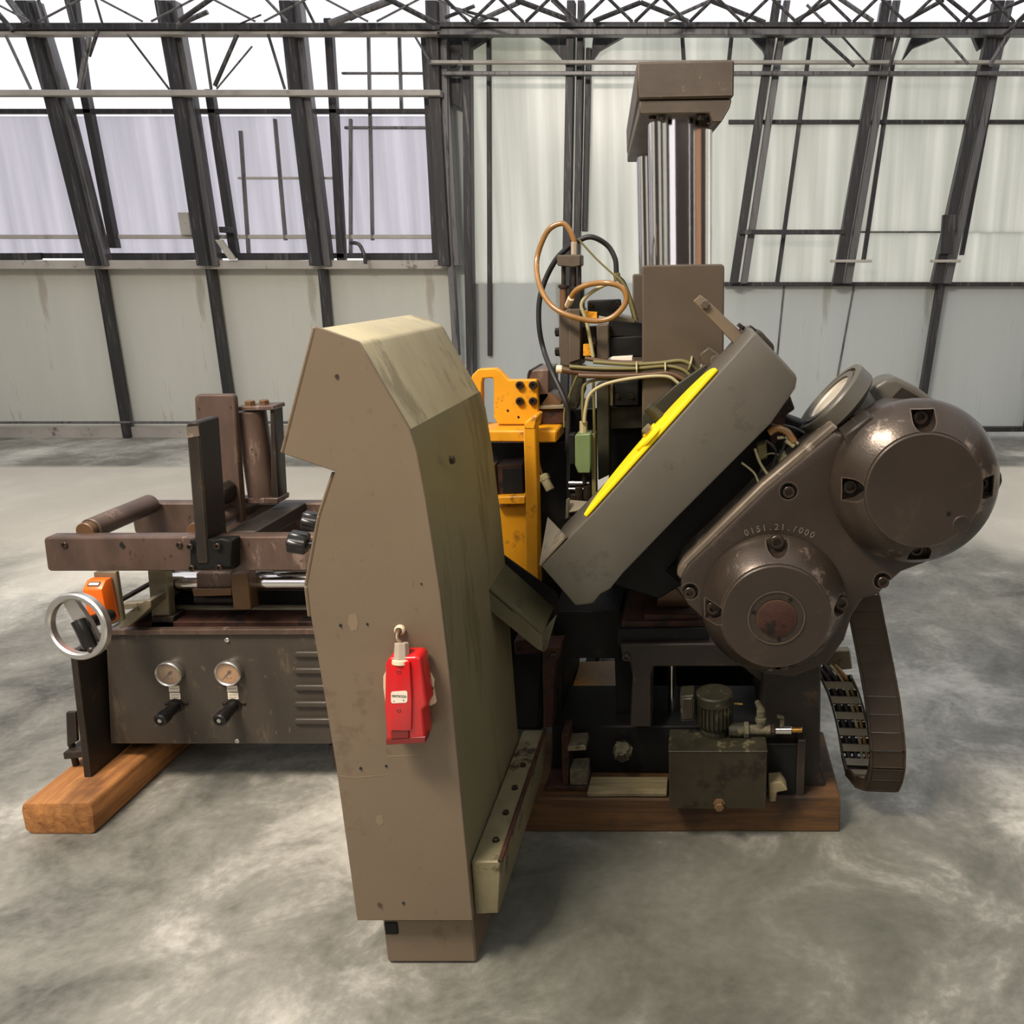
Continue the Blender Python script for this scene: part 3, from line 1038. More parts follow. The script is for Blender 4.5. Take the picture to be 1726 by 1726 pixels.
# chute channel sticking out to the lower right
p = lambda x, y, Y: P(x, y, Y)
ch = [(799, 976), (815, 985), (912, 1070), (914, 1098), (905, 1094), (801, 1008)]
prism('chute', ch, 1.9, 1.908, 'chute', gc, 0.001, 'angled chute channel')
floorq = [P(815, 985, 1.9), P(912, 1070, 1.9)]
d0, d1 = floorq
hexa('chute_floor', [d0, d1, d1 + Vector((0, 0, -0.006)), d0 + Vector((0, 0, -0.006)),
                     Vector((d0.x, 2.08, d0.z)), Vector((d1.x, 2.08, d1.z)), Vector((d1.x, 2.08, d1.z - 0.006)), Vector((d0.x, 2.08, d0.z - 0.006))], 'chute', gc, 0.001)
prism('chute_wall', [(836, 930), (846, 934), (940, 1002), (940, 1040), (846, 962), (838, 958)], 2.08, 2.088, 'black', gc, 0.001)
prism('chute_tip', [(912, 1066), (938, 1037), (921, 1095), (914, 1100)], 1.99, 1.996, 'chute', gc, 0.001)
# screws, holes, touch-up marks on the front plate
for x, y, r, mm in ((640, 1524, 4, 'rust'), (680, 1522, 2.5, 'black'), (574, 1054, 2.6, 'black'), (619, 1052, 2, 'black'), (608, 1295, 2.6, 'black'),
                    (651, 1291, 2.2, 'black'), (568, 634, 4, 'dark'), (710, 984, 1.6, 'black')):
    rod('rivet', P(x, y, YG + 0.002), P(x, y, YG - 0.0015) , r * mpp(x, y, YG), mm, gc, 12, w=0.0003)
for pts in ([(588, 1036), (600, 1034), (604, 1048), (602, 1062), (592, 1064), (586, 1050)], [(634, 1376), (644, 1374), (647, 1386), (640, 1392), (633, 1386)]):
    prism('paint_patch', pts, YG - 0.0005, YG + 0.002, 'panel_patch', gc, 0)
prism('scratch', [(568, 1307), (600, 1310), (640, 1306), (656, 1305), (656, 1306), (600, 1312), (568, 1309)], YG - 0.0004, YG + 0.002, 'panel_patch', gc, 0)
prism('scratch', [(653, 1274), (700, 1272), (720, 1270), (720, 1271.5), (690, 1275), (653, 1276.5)], YG - 0.0004, YG + 0.002, 'panel_patch', gc, 0)
# stud on the right-hand side
sp = P(690, 735, YG)
q = Vector((sp.x, 1.68, P(763, 770, 1.72).z))
q.x = P(759, 770, 1.69).x
q.y = 1.69
bolt(q, 0.008, gc, (1, 0, 0.1), hexhead=True)
# star knobs on the left edge
for x, y, rr in ((524, 878, 17), (503, 914, 20)):
    kn = P(x, y, 1.72)
    r = rr * mpp(x, y, 1.72)
    ax = Vector((-0.96, -0.1, 0.22)).normalized()
    st = thing_part = lathe('knob_stem', [(0, 0), (r * 0.4, 0), (r * 0.4, r * 2.0), (0, r * 2.0)], kn, -ax, 'knobp', gc, 14)
    q_ = frame_of(ax)
    bm = bmesh.new()
    n = 24
    ring = [q_ @ Vector(((r * (1.0 if (i // 2) % 2 else 0.84)) * math.cos(2 * PI * i / n), (r * (1.0 if (i // 2) % 2 else 0.84)) * math.sin(2 * PI * i / n), 0)) + kn for i in range(n)]
    bm.free()
    bm = bm_loft([v - ax * r * 0.75 for v in ring], [v + ax * r * 0.75 for v in ring])
    bev(bm, r * 0.12)
    fin('star_knob', bm, 'knobp', gc, 'black plastic clamping knob')

# red rope/hinge switch on the front
sw = prism('switch_body', [(649, 1120), (655, 1109), (702, 1107), (709, 1113), (714, 1150), (720, 1190), (712, 1197), (717, 1249), (700, 1253), (652, 1254), (648, 1193)],
           1.495, 1.543, 'red', gc, 0.006, 'red plastic safety switch', seg=3)
prism('switch_plate', [(646, 1140), (652, 1128), (706, 1104), (731, 1148), (730, 1160), (735, 1185), (722, 1192), (650, 1190), (646, 1160)], 1.541, YG, 'cream', gc, 0.001, 'cream mounting plate')
prism('face', [(662, 1118), (690, 1116), (694, 1180), (693, 1232), (658, 1232), (659, 1180)], 1.489, 1.4965, 'red', sw, 0.002, seg=2)
prism('actuator_slot', [(659, 1232), (689, 1230), (689, 1244), (659, 1246)], 1.4915, 1.497, 'red_dark', sw, 0.001)
prism('base_band', [(650, 1246), (717, 1242), (717, 1252), (651, 1256)], 1.493, 1.52, 'red_dark', sw, 0.001)
lb = prism('label_plate', [(661, 1166), (684, 1164.5), (686.5, 1167), (686.5, 1182), (684, 1184.5), (661, 1185.5), (659, 1183), (659, 1168)], 1.4883, 1.49, 'white', sw, 0.0)
s_ = mpp(672, 1175, 1.4878)
letter('PIMTROGA', P(673, 1174, 1.4880), 6.6 * s_, 'ink', sw, 0.0002, 0.03, 24 * s_)
letter('+', P(664, 1182, 1.4880), 5 * s_, 'ink', sw, 0.0002)
letter('o', P(680, 1180, 1.4880), 5 * s_, 'ink', sw, 0.0002)
for y in (1132, 1197):
    pbolt(673, y, 1.491, 4.2, sw, m='red_dark', h=0.5, name='screw')
pbolt(724, 1160, 1.542, 7, gc, m='knobp', name='screw')
rod('cable_gland', P(677, 1112, 1.505), P(677, 1083, 1.515), 13.5 * mpp(677, 1100, 1.52), 'gland', gc, 8, 'grey hexagonal cable gland', r2=12 * mpp(677, 1100, 1.52))
rod('gland_collar', P(677, 1119, 1.503), P(677, 1110, 1.505), 16 * mpp(677, 1110, 1.52), 'cream', gc, 20)
gr = P(675, 1061, YG)
lathe('grommet', [(0.005, 0.0), (0.0105, 0.0), (0.0105, 0.006), (0.008, 0.009), (0.005, 0.007)], gr, (0, -1, 0), 'cream', gc, 24, closed=True)
tube('switch_cable', [gr + Vector((0, 0.01, 0)), gr + Vector((0, -0.012, 0)), gr + Vector((0.001, -0.024, -0.010)), P(677, 1086, 1.515)], 0.0052, 'hose_brown', gc)

# ================================================================== FEED BENCH (left)
fb = thing('feed_bench', 'dark steel roller feed bench with two pressure gauges and a handwheel, on the left', 'machine bench', P(300, 1260, 2.3))
YR = 2.18
# rails
rl = prism('rail', [(75, 906), (790, 903), (790, 962), (82, 963), (79, 958), (73, 912)], YR, YR + 0.045, 'steel', fb, 0.004, 'scuffed front side rail')
for x, r in ((111, 5.5), (304, 5.5)):
    pbolt(x, 918, YR + 0.004, r, rl)
for x in (208, 403):
    rod('hole', P(x, 918, YR + 0.006), P(x, 918, YR - 0.001), 5.5 * mpp(x, 918, YR), 'black', rl, 16, w=0.0003)
zt = P(75, 906, YR).z
zb = P(75, 963, YR).z
xl = P(75, 906, YR).x
xr = P(560, 906, YR).x
wbox('rail', xl, P(728, 906, YR).x, 2.53, 2.575, zb, zt, 'steel', fb, 0.004, 'rear side rail')
for x, y in ((494, 858), (420, 857)):
    pbolt(x, y, 2.53, 3.5, fb, m='alu')
# rollers between the rails
for xp in (122, 313):
    a = P(xp, 905, YR)
    z = zt + 0.002
    rod('roller', (a.x, YR + 0.07, z), (a.x, 2.515, z), 0.029, 'steel', fb, 28, 'worn steel roller')
    rod('roller_collar', (a.x, YR + 0.046, z), (a.x, YR + 0.07, z), 0.024, 'copper', fb, 24)
# cross bar
cx0, cx1 = P(385, 890, YR + 0.05).x, P(432, 890, YR + 0.05).x
wbox('cross_bar', cx0, cx1, YR + 0.045, 2.53, zt - 0.035, zt + 0.004, 'dark', fb, 0.003)
# clamp upright near the camera: narrow front, broad side
up = prism('clamp_plate', [(313, 716), (318, 711), (334, 711), (335, 716), (352, 945), (350, 951), (334, 951), (331, 945), (314, 730)], YR - 0.035, YR + 0.062, 'dark', fb, 0.004, 'upright clamp plate with chipped edge')
prism('worn_edge', [(314, 720), (334, 718), (336, 735), (316, 738)], YR - 0.036, YR - 0.034, 'cast_worn', up, 0)
tp = P(330, 668, 2.42)
prism('clamp_plate', [(327, 670), (331, 665), (390, 665), (394, 670), (410, 881), (338, 881)], 2.40, 2.425, 'steel', fb, 0.004, 'broad upright rear clamp plate')
prism('spacer_block', [(355, 826), (366, 817), (378, 826), (379, 848), (366, 858), (355, 852)], 2.335, 2.40, 'dark', fb, 0.003)
# clamp shoe on the rail
sh = prism('clamp_shoe', [(319, 910), (395, 908), (395, 960), (320, 961)], YR - 0.032, YR - 0.001, 'black', fb, 0.003)
prism('shoe_block', [(354, 913), (372, 908), (390, 912), (390, 956), (356, 958)], YR - 0.05, YR - 0.032, 'black', sh, 0.003)
for x, y in ((322, 921), (368, 920), (325, 957), (371, 956)):
    pbolt(x, y, YR - 0.033 if x < 340 else YR - 0.051, 5.5, sh)
# guide roller in its upright yoke
Yk = 2.45
cyx = P(428, 770, Yk)
zc0, zc1 = P(428, 840, Yk).z, P(428, 694, Yk).z
rod('guide_roller', (cyx.x, Yk + 0.02, zc0), (cyx.x, Yk + 0.02, zc1), 23.5 * mpp(428, 770, Yk), 'steel', fb, 32, 'vertical steel guide roller')
yk = prism('yoke_side', [(455, 684), (461, 684), (470, 845), (462, 848), (457, 840)], Yk - 0.01, Yk + 0.045, 'dark', fb, 0.002)
prism('yoke_top', [(397, 686), (459, 684), (461, 691), (399, 693)], Yk - 0.02, Yk + 0.055, 'steel', fb, 0.002)
prism('yoke_base', [(408, 840), (468, 840), (468, 849), (408, 849)], Yk - 0.02, Yk + 0.055, 'steel', fb, 0.002)
bolt((P(422, 684, Yk).x, Yk, P(422, 684, Yk).z), 0.0155, fb, (0, 0, 1), hexhead=True, m='copper')
bolt((P(440, 684, Yk).x, Yk + 0.02, P(440, 684, Yk).z), 0.0145, fb, (0, 0, 1), hexhead=True, m='copper')
# body panel
YP = 2.25
pn = prism('front_panel', [(178, 1066), (790, 1063), (790, 1254), (186, 1254)], YP, YP + 0.55, 'panel', fb, 0.003, 'front panel with louvres and gauges')
prism('panel_lip', [(176, 1062), (788, 1059), (788, 1069), (177, 1071)], YP - 0.012, YP + 0.01, 'steel', fb, 0.002)
hx = P(128, 1100, 2.165)
e0, e1 = P(128, 1088, 2.17), P(155, 1312, 2.17)
ep = [P(117, 1098, 2.165), P(128, 1098, 2.165), P(155, 1312, 2.165), P(142, 1313, 2.165)]
ep[2].z = ep[3].z = TZ + 0.001
hexa('end_plate', ep + [Vector((q.x, 2.8, q.z)) for q in ep], 'dark', fb, 0.002, 'thick end plate standing on the timber')
for ly in (1104, 1132, 1160.5, 1188.5, 1217):
    lv = [(493 + 4, ly - 5), (575, ly - 5), (575, ly + 5), (493 + 4, ly + 5), (493, ly)]
    prism('louvre', lv, YP - 0.010, YP + 0.004, 'panel', pn, 0.0045, seg=3)
for x, y in ((384, 1078), (401, 1248)):
    pbolt(x, y, YP + 0.001, 4, pn, m='alu', name='screw')
# gauges with labels and regulator knobs
for gx_, gy_, dm, lx, nx, ka in ((288.7, 1132.7, 'dial_dark', 293, (-0.62, -0.6), (298, 1188)), (388, 1131.6, 'dial', 391, (-0.66, -0.66), (395, 1188))):
    c = P(gx_, gy_, YP - 0.002)
    r = 22 * mpp(gx_, gy_, YP)
    g = lathe('pressure_gauge', [(0, -0.01), (r * 0.9, -0.01), (r * 0.98, 0.0), (r, 0.008), (r, 0.016), (r * 0.93, 0.02), (r * 0.85, 0.016), (r * 0.84, 0.010), (0, 0.010)], c, (0, -1, 0), 'alu', fb, 40, 'round pressure gauge with amber dial')
    lathe('dial', [(0, 0), (r * 0.835, 0), (r * 0.835, 0.0012), (0, 0.0012)], c + Vector((0, -0.0101, 0)), (0, -1, 0), dm, g, 36)
    hub = c + Vector((0.004, -0.0118, 0.003))
    tip = hub + Vector((nx[0] * r * 0.9, 0, nx[1] * r * 0.9))
    d = (tip - hub).normalized()
    nrm = Vector((d.z, 0, -d.x))
    bm = bm_loft([hub - d * r * 0.2 + nrm * r * 0.07, hub - d * r * 0.2 - nrm * r * 0.07, tip - nrm * r * 0.015, tip + nrm * r * 0.015],
                 [v + Vector((0, -0.0008, 0)) for v in (hub - d * r * 0.2 + nrm * r * 0.07, hub - d * r * 0.2 - nrm * r * 0.07, tip - nrm * r * 0.015, tip + nrm * r * 0.015)])
    fin('needle', bm, 'ink', g)
    rod('needle_hub', hub, hub + Vector((0, -0.002, 0)), r * 0.13, 'ink', g, 14)
    bm = bmesh.new()
    for i in range(11):
        an = math.radians(225 - i * 27)
        u = Vector((math.cos(an), 0, math.sin(an)))
        v_ = Vector((-u.z, 0, u.x)) * r * 0.012
        a_, b_ = c + Vector((0, -0.0118, 0)) + u * r * 0.66, c + Vector((0, -0.0118, 0)) + u * r * 0.76
        vs = [bm.verts.new(k) for k in (a_ - v_, b_ - v_, b_ + v_, a_ + v_)]
        bm.faces.new(vs)
    for sx in (-0.12, 0.16):
        q0 = c + Vector((sx * r, -0.0118, -0.42 * r))
        vs = [bm.verts.new(q0 + Vector((dx * r * 0.05, 0, dz * r * 0.05))) for dx, dz in ((-1, -1), (1, -1), (1, 1), (-1, 1))]
        bm.faces.new(vs)
    fin('dial_print', bm, 'ink', g, smooth=False)
    gp = lathe('gauge_lens', [(0, 0), (r * 0.84, 0), (r * 0.84, 0.0008), (0, 0.0008)], c + Vector((0, -0.0165, 0)), (0, -1, 0), 'clear', g, 36)
    for dy, wd_ in ((1161, 0), (1173.5, 1.5)):
        lp = prism('label_plate', [(lx - 9 + wd_, dy - 5.5), (lx + 8.6 + wd_, dy - 5.5), (lx + 9.8 + wd_, dy + 5.2), (lx - 8.2 + wd_, dy + 5.4)], YP - 0.0016, YP + 0.002, 'white', pn, 0.0004)
        for k in ((0,) if dy < 1165 else (-2, 1.8)):
            yy = dy + k
            prism('print_line', [(lx - 7 + wd_, yy - 0.6), (lx + 7.2 + wd_, yy - 0.8), (lx + 7.2 + wd_, yy + 0.4), (lx - 7 + wd_, yy + 0.6)], YP - 0.0019, YP - 0.0012, 'gland', pn, 0)
    # regulator
    kp = P(ka[0], ka[1], YP)
    kn = lathe('regulator_knob', [(0, 0), (0.022, 0), (0.022, 0.004), (0.0165, 0.005), (0.0165, 0.05), (0.0195, 0.052), (0.0195, 0.075), (0.017, 0.078), (0.012, 0.078), (0.011, 0.075), (0, 0.075)], kp, (-0.06, -1, -0.12), 'knobp', fb, 24, 'black regulator knob')
    bolt(kp + Vector((-0.06, -1, -0.12)).normalized() * 0.073, 0.0065, kn, (-0.06, -1, -0.12), m='alu', name='nut', hexhead=True)
    for sx in (-16, 17):
        pbolt(ka[0] + sx, ka[1] - 2, YP + 0.001, 3.2, pn, name='screw')
# trough between panel and rails
wbox('trough', P(200, 1062, YP).x, P(788, 1062, YP).x, YP + 0.03, YP + 0.149, P(300, 1062, YP).z - 0.02, P(300, 1055, YP).z, 'rust', fb, 0.002, 'oily trough behind the panel lip')
prism('bearing_plate', [(248, 962), (280, 960), (287, 1040), (255, 1042)], YP + 0.04, YP + 0.07, 'galv', fb, 0.003, 'brushed bearing plate')
prism('bearing_foot', [(255, 1040), (292, 1039), (293, 1060), (255, 1060)], YP + 0.03, YP + 0.09, 'dark', fb, 0.002)
prism('back_plate', [(262, 960), (788, 960), (788, 1060), (262, 1060)], YP + 0.15, YP + 0.18, 'black', fb, 0.002)
# chrome guide rod with carriage
rz = P(470, 981, YP + 0.09)
rod('guide_rod', (P(292, 981, YP + 0.09).x, YP + 0.1, rz.z), (P(788, 981, YP + 0.09).x, YP + 0.1, rz.z), 17 * mpp(470, 981, YP + 0.1), 'chrome', fb, 32, 'polished chrome guide rod')
rod('guide_rod', (P(300, 1020, YP + 0.25).x, YP + 0.13, P(300, 1026, YP + 0.13).z), (P(788, 1020, YP + 0.13).x, YP + 0.13, P(300, 1026, YP + 0.13).z), 0.012, 'galv', fb, 24)
prism('carriage', [(330, 966), (390, 965), (390, 991), (331, 992)], YP + 0.06, YP + 0.14, 'steel', fb, 0.003, 'brown carriage block on the chrome rod')
prism('carriage_bar', [(323, 993), (390, 992), (390, 1004), (326, 1006)], YP + 0.05, YP + 0.1, 'copper', fb, 0.002)
rod('carriage_tube', P(330, 1011, YP + 0.1), P(395, 1010, YP + 0.1), 0.013, 'dark', fb, 20)
prism('carriage_foot', [(387, 968), (418, 967), (424, 1028), (393, 1029)], YP + 0.035, YP + 0.08, 'copper', fb, 0.003, 'bronze-brown stop block')
bm = bmesh.new()
for i in range(26):
    xx = 458 + i * 3.2
    a_, b_ = P(xx, 961, YP + 0.07), P(xx + 1.7, 965, YP + 0.07)
    r8 = bmesh.ops.create_cube(bm, size=1.0)['verts']
    for v in r8:
        v.co = Vector(((a_.x + b_.x) / 2 + v.co.x * (b_.x - a_.x), YP + 0.08 + v.co.y * 0.012, (a_.z + b_.z) / 2 + v.co.z * (a_.z - b_.z)))
o = fin('rack_teeth', bm, 'galv', fb)
# brackets and threaded rod by the handwheel
prism('wheel_bracket', [(157, 965), (195, 964), (207, 1046), (170, 1060)], 2.148, 2.163, 'galv', fb, 0.002, 'galvanised handwheel bracket')
prism('bracket_tray', [(205, 1040), (245, 1012), (254, 1012), (254, 1024), (218, 1056), (200, 1060)], 2.22, 2.5, 'galv', fb, 0.002)
rod('threaded_rod', P(203, 1012, 2.2), (P(203, 1012, 2.2).x, 2.6, P(203, 1012, 2.2).z), 0.007, 'bolt', fb, 12)
rod('nut', (P(203, 1012, 2.2).x, 2.36, P(203, 1012, 2.2).z), (P(203, 1012, 2.2).x, 2.39, P(203, 1012, 2.2).z), 0.013, 'bolt', fb, 6)
prism('wood_step', [(205, 1018), (252, 1014), (254, 1022), (210, 1028)], 2.5, 2.53, 'galv', fb, 0.002)
# orange position indicator
xa_, xb_ = P(138, 994, 2.10).x, P(171, 994, 2.10).x
zf, zt2, zb2 = P(150, 994, 2.10).z, P(150, 977, 2.125).z, P(150, 1054, 2.10).z
prof = [(2.10, zb2), (2.10, zf), (2.122, zt2), (2.147, zt2), (2.147, zb2)]
bm = bm_loft([Vector((xa_, y, z)) for y, z in prof], [Vector((xb_, y, z)) for y, z in prof])
bev(bm, 0.004, 2)
pi_ = fin('position_indicator', bm, 'orange', fb, 'orange position indicator box')
nf = Vector((0, zt2 - zf, -0.022)).normalized()


def onslope(u, v, off):
    return Vector((xa_ + (xb_ - xa_) * u, 2.10 + 0.022 * v, zf + (zt2 - zf) * v)) - Vector((0, (zt2 - zf), -0.022)).normalized() * off


for nm_, u0_, u1_, v0_, v1_, off, mm in (('window_frame', 0.2, 0.8, 0.34, 0.80, 0.0012, 'knobp'), ('window', 0.25, 0.75, 0.44, 0.70, 0.0018, 'white')):
    q = [onslope(u0_, v0_, off), onslope(u1_, v0_, off), onslope(u1_, v1_, off), onslope(u0_, v1_, off)]
    q2 = [onslope(u0_, v0_, -0.002), onslope(u1_, v0_, -0.002), onslope(u1_, v1_, -0.002), onslope(u0_, v1_, -0.002)]
    fin(nm_, bm_loft(q, q2), mm, pi_)
# handwheel
hw = P(138, 1053, 1.99)
s = mpp(134, 1052, 1.99)
ax = Vector((-0.12, -0.98, 0.12)).normalized()
R0, R1 = 57.5 * s, 46.5 * s
hd = 0.022
wh = lathe('handwheel', [(R1, 0.003), (R1 + 0.003, 0), (R0 - 0.003, 0), (R0, 0.003), (R0, hd - 0.004), (R0 - 0.004, hd), (R1 + 0.004, hd), (R1, hd - 0.004)], hw, ax, 'alu', fb, 56, 'polished aluminium handwheel', closed=True)
wc = hw + ax * 0.008
d0, d1 = P(112, 1008, 2.0), P(166, 1100, 1.99)
dm = (d1 - d0).normalized()
sd = dm.cross(ax).normalized()
bm = bm_loft([d0 + sd * 0.016 , d0 - sd * 0.016, wc - sd * 0.021 - ax * 0.012, d1 - sd * 0.016, d1 + sd * 0.014, wc + sd * 0.021 - ax * 0.012],
             [v + ax * -0.012 for v in (d0 + sd * 0.016, d0 - sd * 0.016, wc - sd * 0.021 - ax * 0.012, d1 - sd * 0.016, d1 + sd * 0.014, wc + sd * 0.021 - ax * 0.012)])
fin('spoke', bm, 'alu', wh)
tube('grip', [P(132, 1046, 1.975), P(140, 1062, 1.97), P(147, 1078, 1.97), P(152, 1090, 1.972)], 0.0165, 'knobp', wh, 'black folding grip', sides=16)
rod('hub', wc + ax * 0.004, wc - ax * 0.1, 0.016, 'knobp', wh, 20)
bm = bmesh.new()
bmesh.ops.create_uvsphere(bm, u_segments=16, v_segments=10, radius=0.009)
bmesh.ops.translate(bm, verts=bm.verts, vec=P(154, 1095, 1.962))
fin('ball_knob', bm, 'bolt', wh)
rod('wheel_shaft', wc - ax * 0.05, Vector((P(168, 1045, 2.1).x, 2.13, P(168, 1045, 2.1).z)), 0.011, 'bolt', fb, 16)
# levelling foot at the left end
prism('foot_bracket', [(111, 1201), (127, 1200), (130, 1250), (113, 1258)], 2.22, 2.23, 'dark', fb, 0.001)
prism('foot_plate', [(105, 1269), (140, 1265), (142, 1277), (107, 1281)], 2.2, 2.27, 'dark', fb, 0.003)
fp = P(124, 1270, 2.23)
bolt((fp.x, 2.23, fp.z - 0.001), 0.013, fb, (0, 0, 1), hexhead=True)
rod('levelling_stud', (fp.x, 2.23, TZ + 0.001), (fp.x, 2.23, fp.z + 0.045), 0.009, 'bolt', fb, 14)
prism('leg_bracket', [(553, 1256), (566, 1254), (570, 1290), (560, 1300)], YP + 0.02, YP + 0.06, 'dark', fb, 0.002)

for yl in (YP + 0.06, YP + 0.44):
    q = P(740, 1250, YP)
    wbox('leg', q.x, q.x + 0.07, yl, yl + 0.07, 0.0, q.z + 0.004, 'dark', fb, 0.003)
prism('rail_post', [(730, 962), (780, 962), (780, 1064), (730, 1064)], YP + 0.03, YP + 0.28, 'dark', fb, 0.003)

# ================================================================== MACHINE FRAME (base, column, ram)
mf = thing('machine_frame', 'dark upright saw frame with chrome guide pillars, valve block and cast base', 'machine', P(1150, 1335, 2.4))
# --- base casting
z0 = BZ + 0.00155
YB = 2.12


def mprism(name, pts, Y0, Y1, m, w=0.004, label=None, zmin=None, parent=None):
    return prism(name, pts, Y0, Y1, m, parent or mf, w, label, zmin=zmin)


mprism('base_bed', [(930, 1224), (1290, 1224), (1290, 1335), (930, 1335)], YB + 0.05, 2.42, 'black', label='black greasy base bed', zmin=z0)
mprism('base_upright', [(1285, 1085), (1386, 1085), (1384, 1120), (1382, 1290), (1392, 1338), (1280, 1338), (1283, 1240)], YB - 0.02, 2.55, 'dark', 0.005, 'cast right-hand leg of the base', zmin=z0)
mprism('base_beam', [(1045, 1086), (1290, 1084), (1290, 1150), (1282, 1150), (1250, 1124), (1103, 1124), (1098, 1138), (1098, 1226), (1062, 1226), (1066, 1140), (1062, 1118), (1048, 1112)], YB, YB + 0.12, 'dark', 0.004, 'cast cross beam with rounded legs')
pbolt(1056, 1106, YB + 0.002, 7, mf)
mprism('slide_plate', [(1040, 1060), (1195, 1058), (1195, 1086), (1040, 1088)], YB + 0.02, 2.7, 'black', 0.002)
mprism('slide_plate', [(1048, 1048), (1190, 1046), (1190, 1060), (1048, 1062)], YB + 0.03, 2.7, 'rust', 0.002, 'rusty slide plate')
mprism('slide_plate', [(1085, 1036), (1176, 1036), (1180, 1048), (1085, 1048)], YB + 0.04, 2.7, 'rust', 0.002)
mprism('cover_block', [(1110, 985), (1140, 990), (1178, 1036), (1106, 1036)], YB + 0.1, 2.6, 'copper', 0.003)
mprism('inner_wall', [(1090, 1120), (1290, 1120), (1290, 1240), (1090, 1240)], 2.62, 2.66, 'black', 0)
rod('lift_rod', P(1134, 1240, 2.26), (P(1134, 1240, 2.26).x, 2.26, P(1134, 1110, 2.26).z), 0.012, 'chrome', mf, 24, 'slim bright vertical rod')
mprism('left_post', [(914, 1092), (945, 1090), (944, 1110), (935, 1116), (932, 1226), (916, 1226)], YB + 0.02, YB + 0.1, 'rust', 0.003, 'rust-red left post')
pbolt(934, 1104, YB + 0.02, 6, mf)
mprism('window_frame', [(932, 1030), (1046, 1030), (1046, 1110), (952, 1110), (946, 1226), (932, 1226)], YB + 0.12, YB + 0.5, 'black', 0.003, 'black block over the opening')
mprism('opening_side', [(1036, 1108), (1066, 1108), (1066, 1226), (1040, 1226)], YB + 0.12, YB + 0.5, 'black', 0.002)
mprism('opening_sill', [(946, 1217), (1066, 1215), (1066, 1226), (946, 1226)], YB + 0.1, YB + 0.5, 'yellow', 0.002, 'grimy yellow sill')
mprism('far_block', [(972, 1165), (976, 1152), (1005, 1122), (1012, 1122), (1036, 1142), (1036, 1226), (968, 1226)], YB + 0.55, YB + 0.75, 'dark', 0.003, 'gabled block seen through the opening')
mprism('far_strip', [(970, 1169), (1050, 1169), (1048, 1180), (968, 1180)], YB + 0.54, YB + 0.55, 'yellow', 0.0)
# left bay between cabinet and base
mprism('left_pedestal', [(838, 760), (952, 720), (952, 1030), (934, 1090), (914, 1230), (858, 1230), (848, 1090)], 2.52, 3.2, 'black', 0.004)
mprism('rust_bracket', [(866, 1080), (915, 1072), (918, 1100), (868, 1104)], 2.2, 2.3, 'rust', 0.003)
mprism('side_leg', [(866, 1104), (914, 1104), (912, 1338), (870, 1338)], 2.42, 2.5, 'black', 0.002, zmin=z0)
# I-beam stub and swarf
ib = mprism('beam_web', [(946, 1238), (958, 1238), (958, 1330), (948, 1330)], YB - 0.03, YB + 0.05, 'rust', 0.002, 'rusty I-beam stub')
mprism('beam_flange', [(920, 1326), (990, 1326), (992, 1342), (918, 1342)], YB - 0.04, YB + 0.05, 'rust', 0.002, zmin=z0)
mprism('beam_flange', [(956, 1258), (986, 1256), (988, 1265), (956, 1267)], YB - 0.03, YB + 0.04, 'galv', 0.002)
mprism('packing_block', [(960, 1298), (990, 1296), (990, 1324), (960, 1326)], YB - 0.03, YB + 0.03, 'grime', 0.003)
c_ = P(1049, 1266, YB + 0.01)
bm = bmesh.new()
bmesh.ops.create_icosphere(bm, subdivisions=3, radius=0.027)
for v in bm.verts:
    v.co *= 1 + random.uniform(-0.16, 0.16)
bmesh.ops.translate(bm, verts=bm.verts, vec=c_)
fin('swarf_crust', bm, 'grime', mf, 'bolt head caked in swarf')
rod('crusted_bolt', c_ + Vector((0, 0.05, 0)), c_ + Vector((0, -0.03, -0.004)), 0.014, 'bolt', mf, 6)
# chain-side bracket at the right
mprism('chain_bracket', [(1387, 1098), (1433, 1096), (1437, 1128), (1388, 1133)], 2.33, 2.36, 'galv', 0.003, 'pale chain bracket plate')
# --- column
YC = 2.35
mprism('column_block', [(1082, 450), (1086, 447), (1218, 445), (1221, 449), (1219, 690), (1180, 760), (1180, 1030), (1082, 1030)], YC, 2.72, 'column', 0.005, 'brown-grey slide block under the front pillar')
mprism('column_block', [(1066, 462), (1120, 460), (1120, 1030), (1066, 1030)], 3.05, 3.4, 'column', 0.005, 'rear slide block')
mprism('column_bridge', [(1090, 560), (1215, 560), (1215, 1060), (1090, 1060)], 2.72, 3.3, 'black', 0.003)
mprism('swing_arm', [(1083, 700), (1138, 650), (1200, 606), (1206, 620), (1206, 700), (1160, 760), (1083, 840)], YC - 0.03, YC - 0.001, 'olive', 0.003, 'olive swing arm plate')
mprism('pivot_plate', [(1178, 598), (1195, 585), (1230, 610), (1228, 636), (1205, 640)], YC - 0.04, YC - 0.0305, 'column', 0.003)
rod('pivot_pin', P(1207, 609, YC - 0.04), P(1207, 609, YC - 0.062), 10 * mpp(1207, 609, YC), 'column', mf, 24)
mprism('slide_gib', [(1020, 1010), (1090, 1010), (1090, 1050), (1020, 1050)], YC, 2.7, 'black', 0.003)
fpl = P(1147, 320, YC + 0.14)
rc = 53.5 * mpp(1147, 320, YC + 0.14)
zt0, zt1 = P(1147, 452, YC + 0.14).z, P(1147, 185, YC + 0.14).z
rod('chrome_pillar', (fpl.x, YC + 0.14, zt0 - 0.03), (fpl.x, YC + 0.14, zt1), rc, 'chrome', mf, 64, 'front chrome guide pillar')
rpl = P(1116, 320, 3.2)
rod('chrome_pillar', (rpl.x, 3.2, P(1116, 470, 3.2).z - 0.03), (rpl.x, 3.2, P(1116, 262, 3.2).z), rc, 'chrome', mf, 64, 'rear chrome guide pillar')
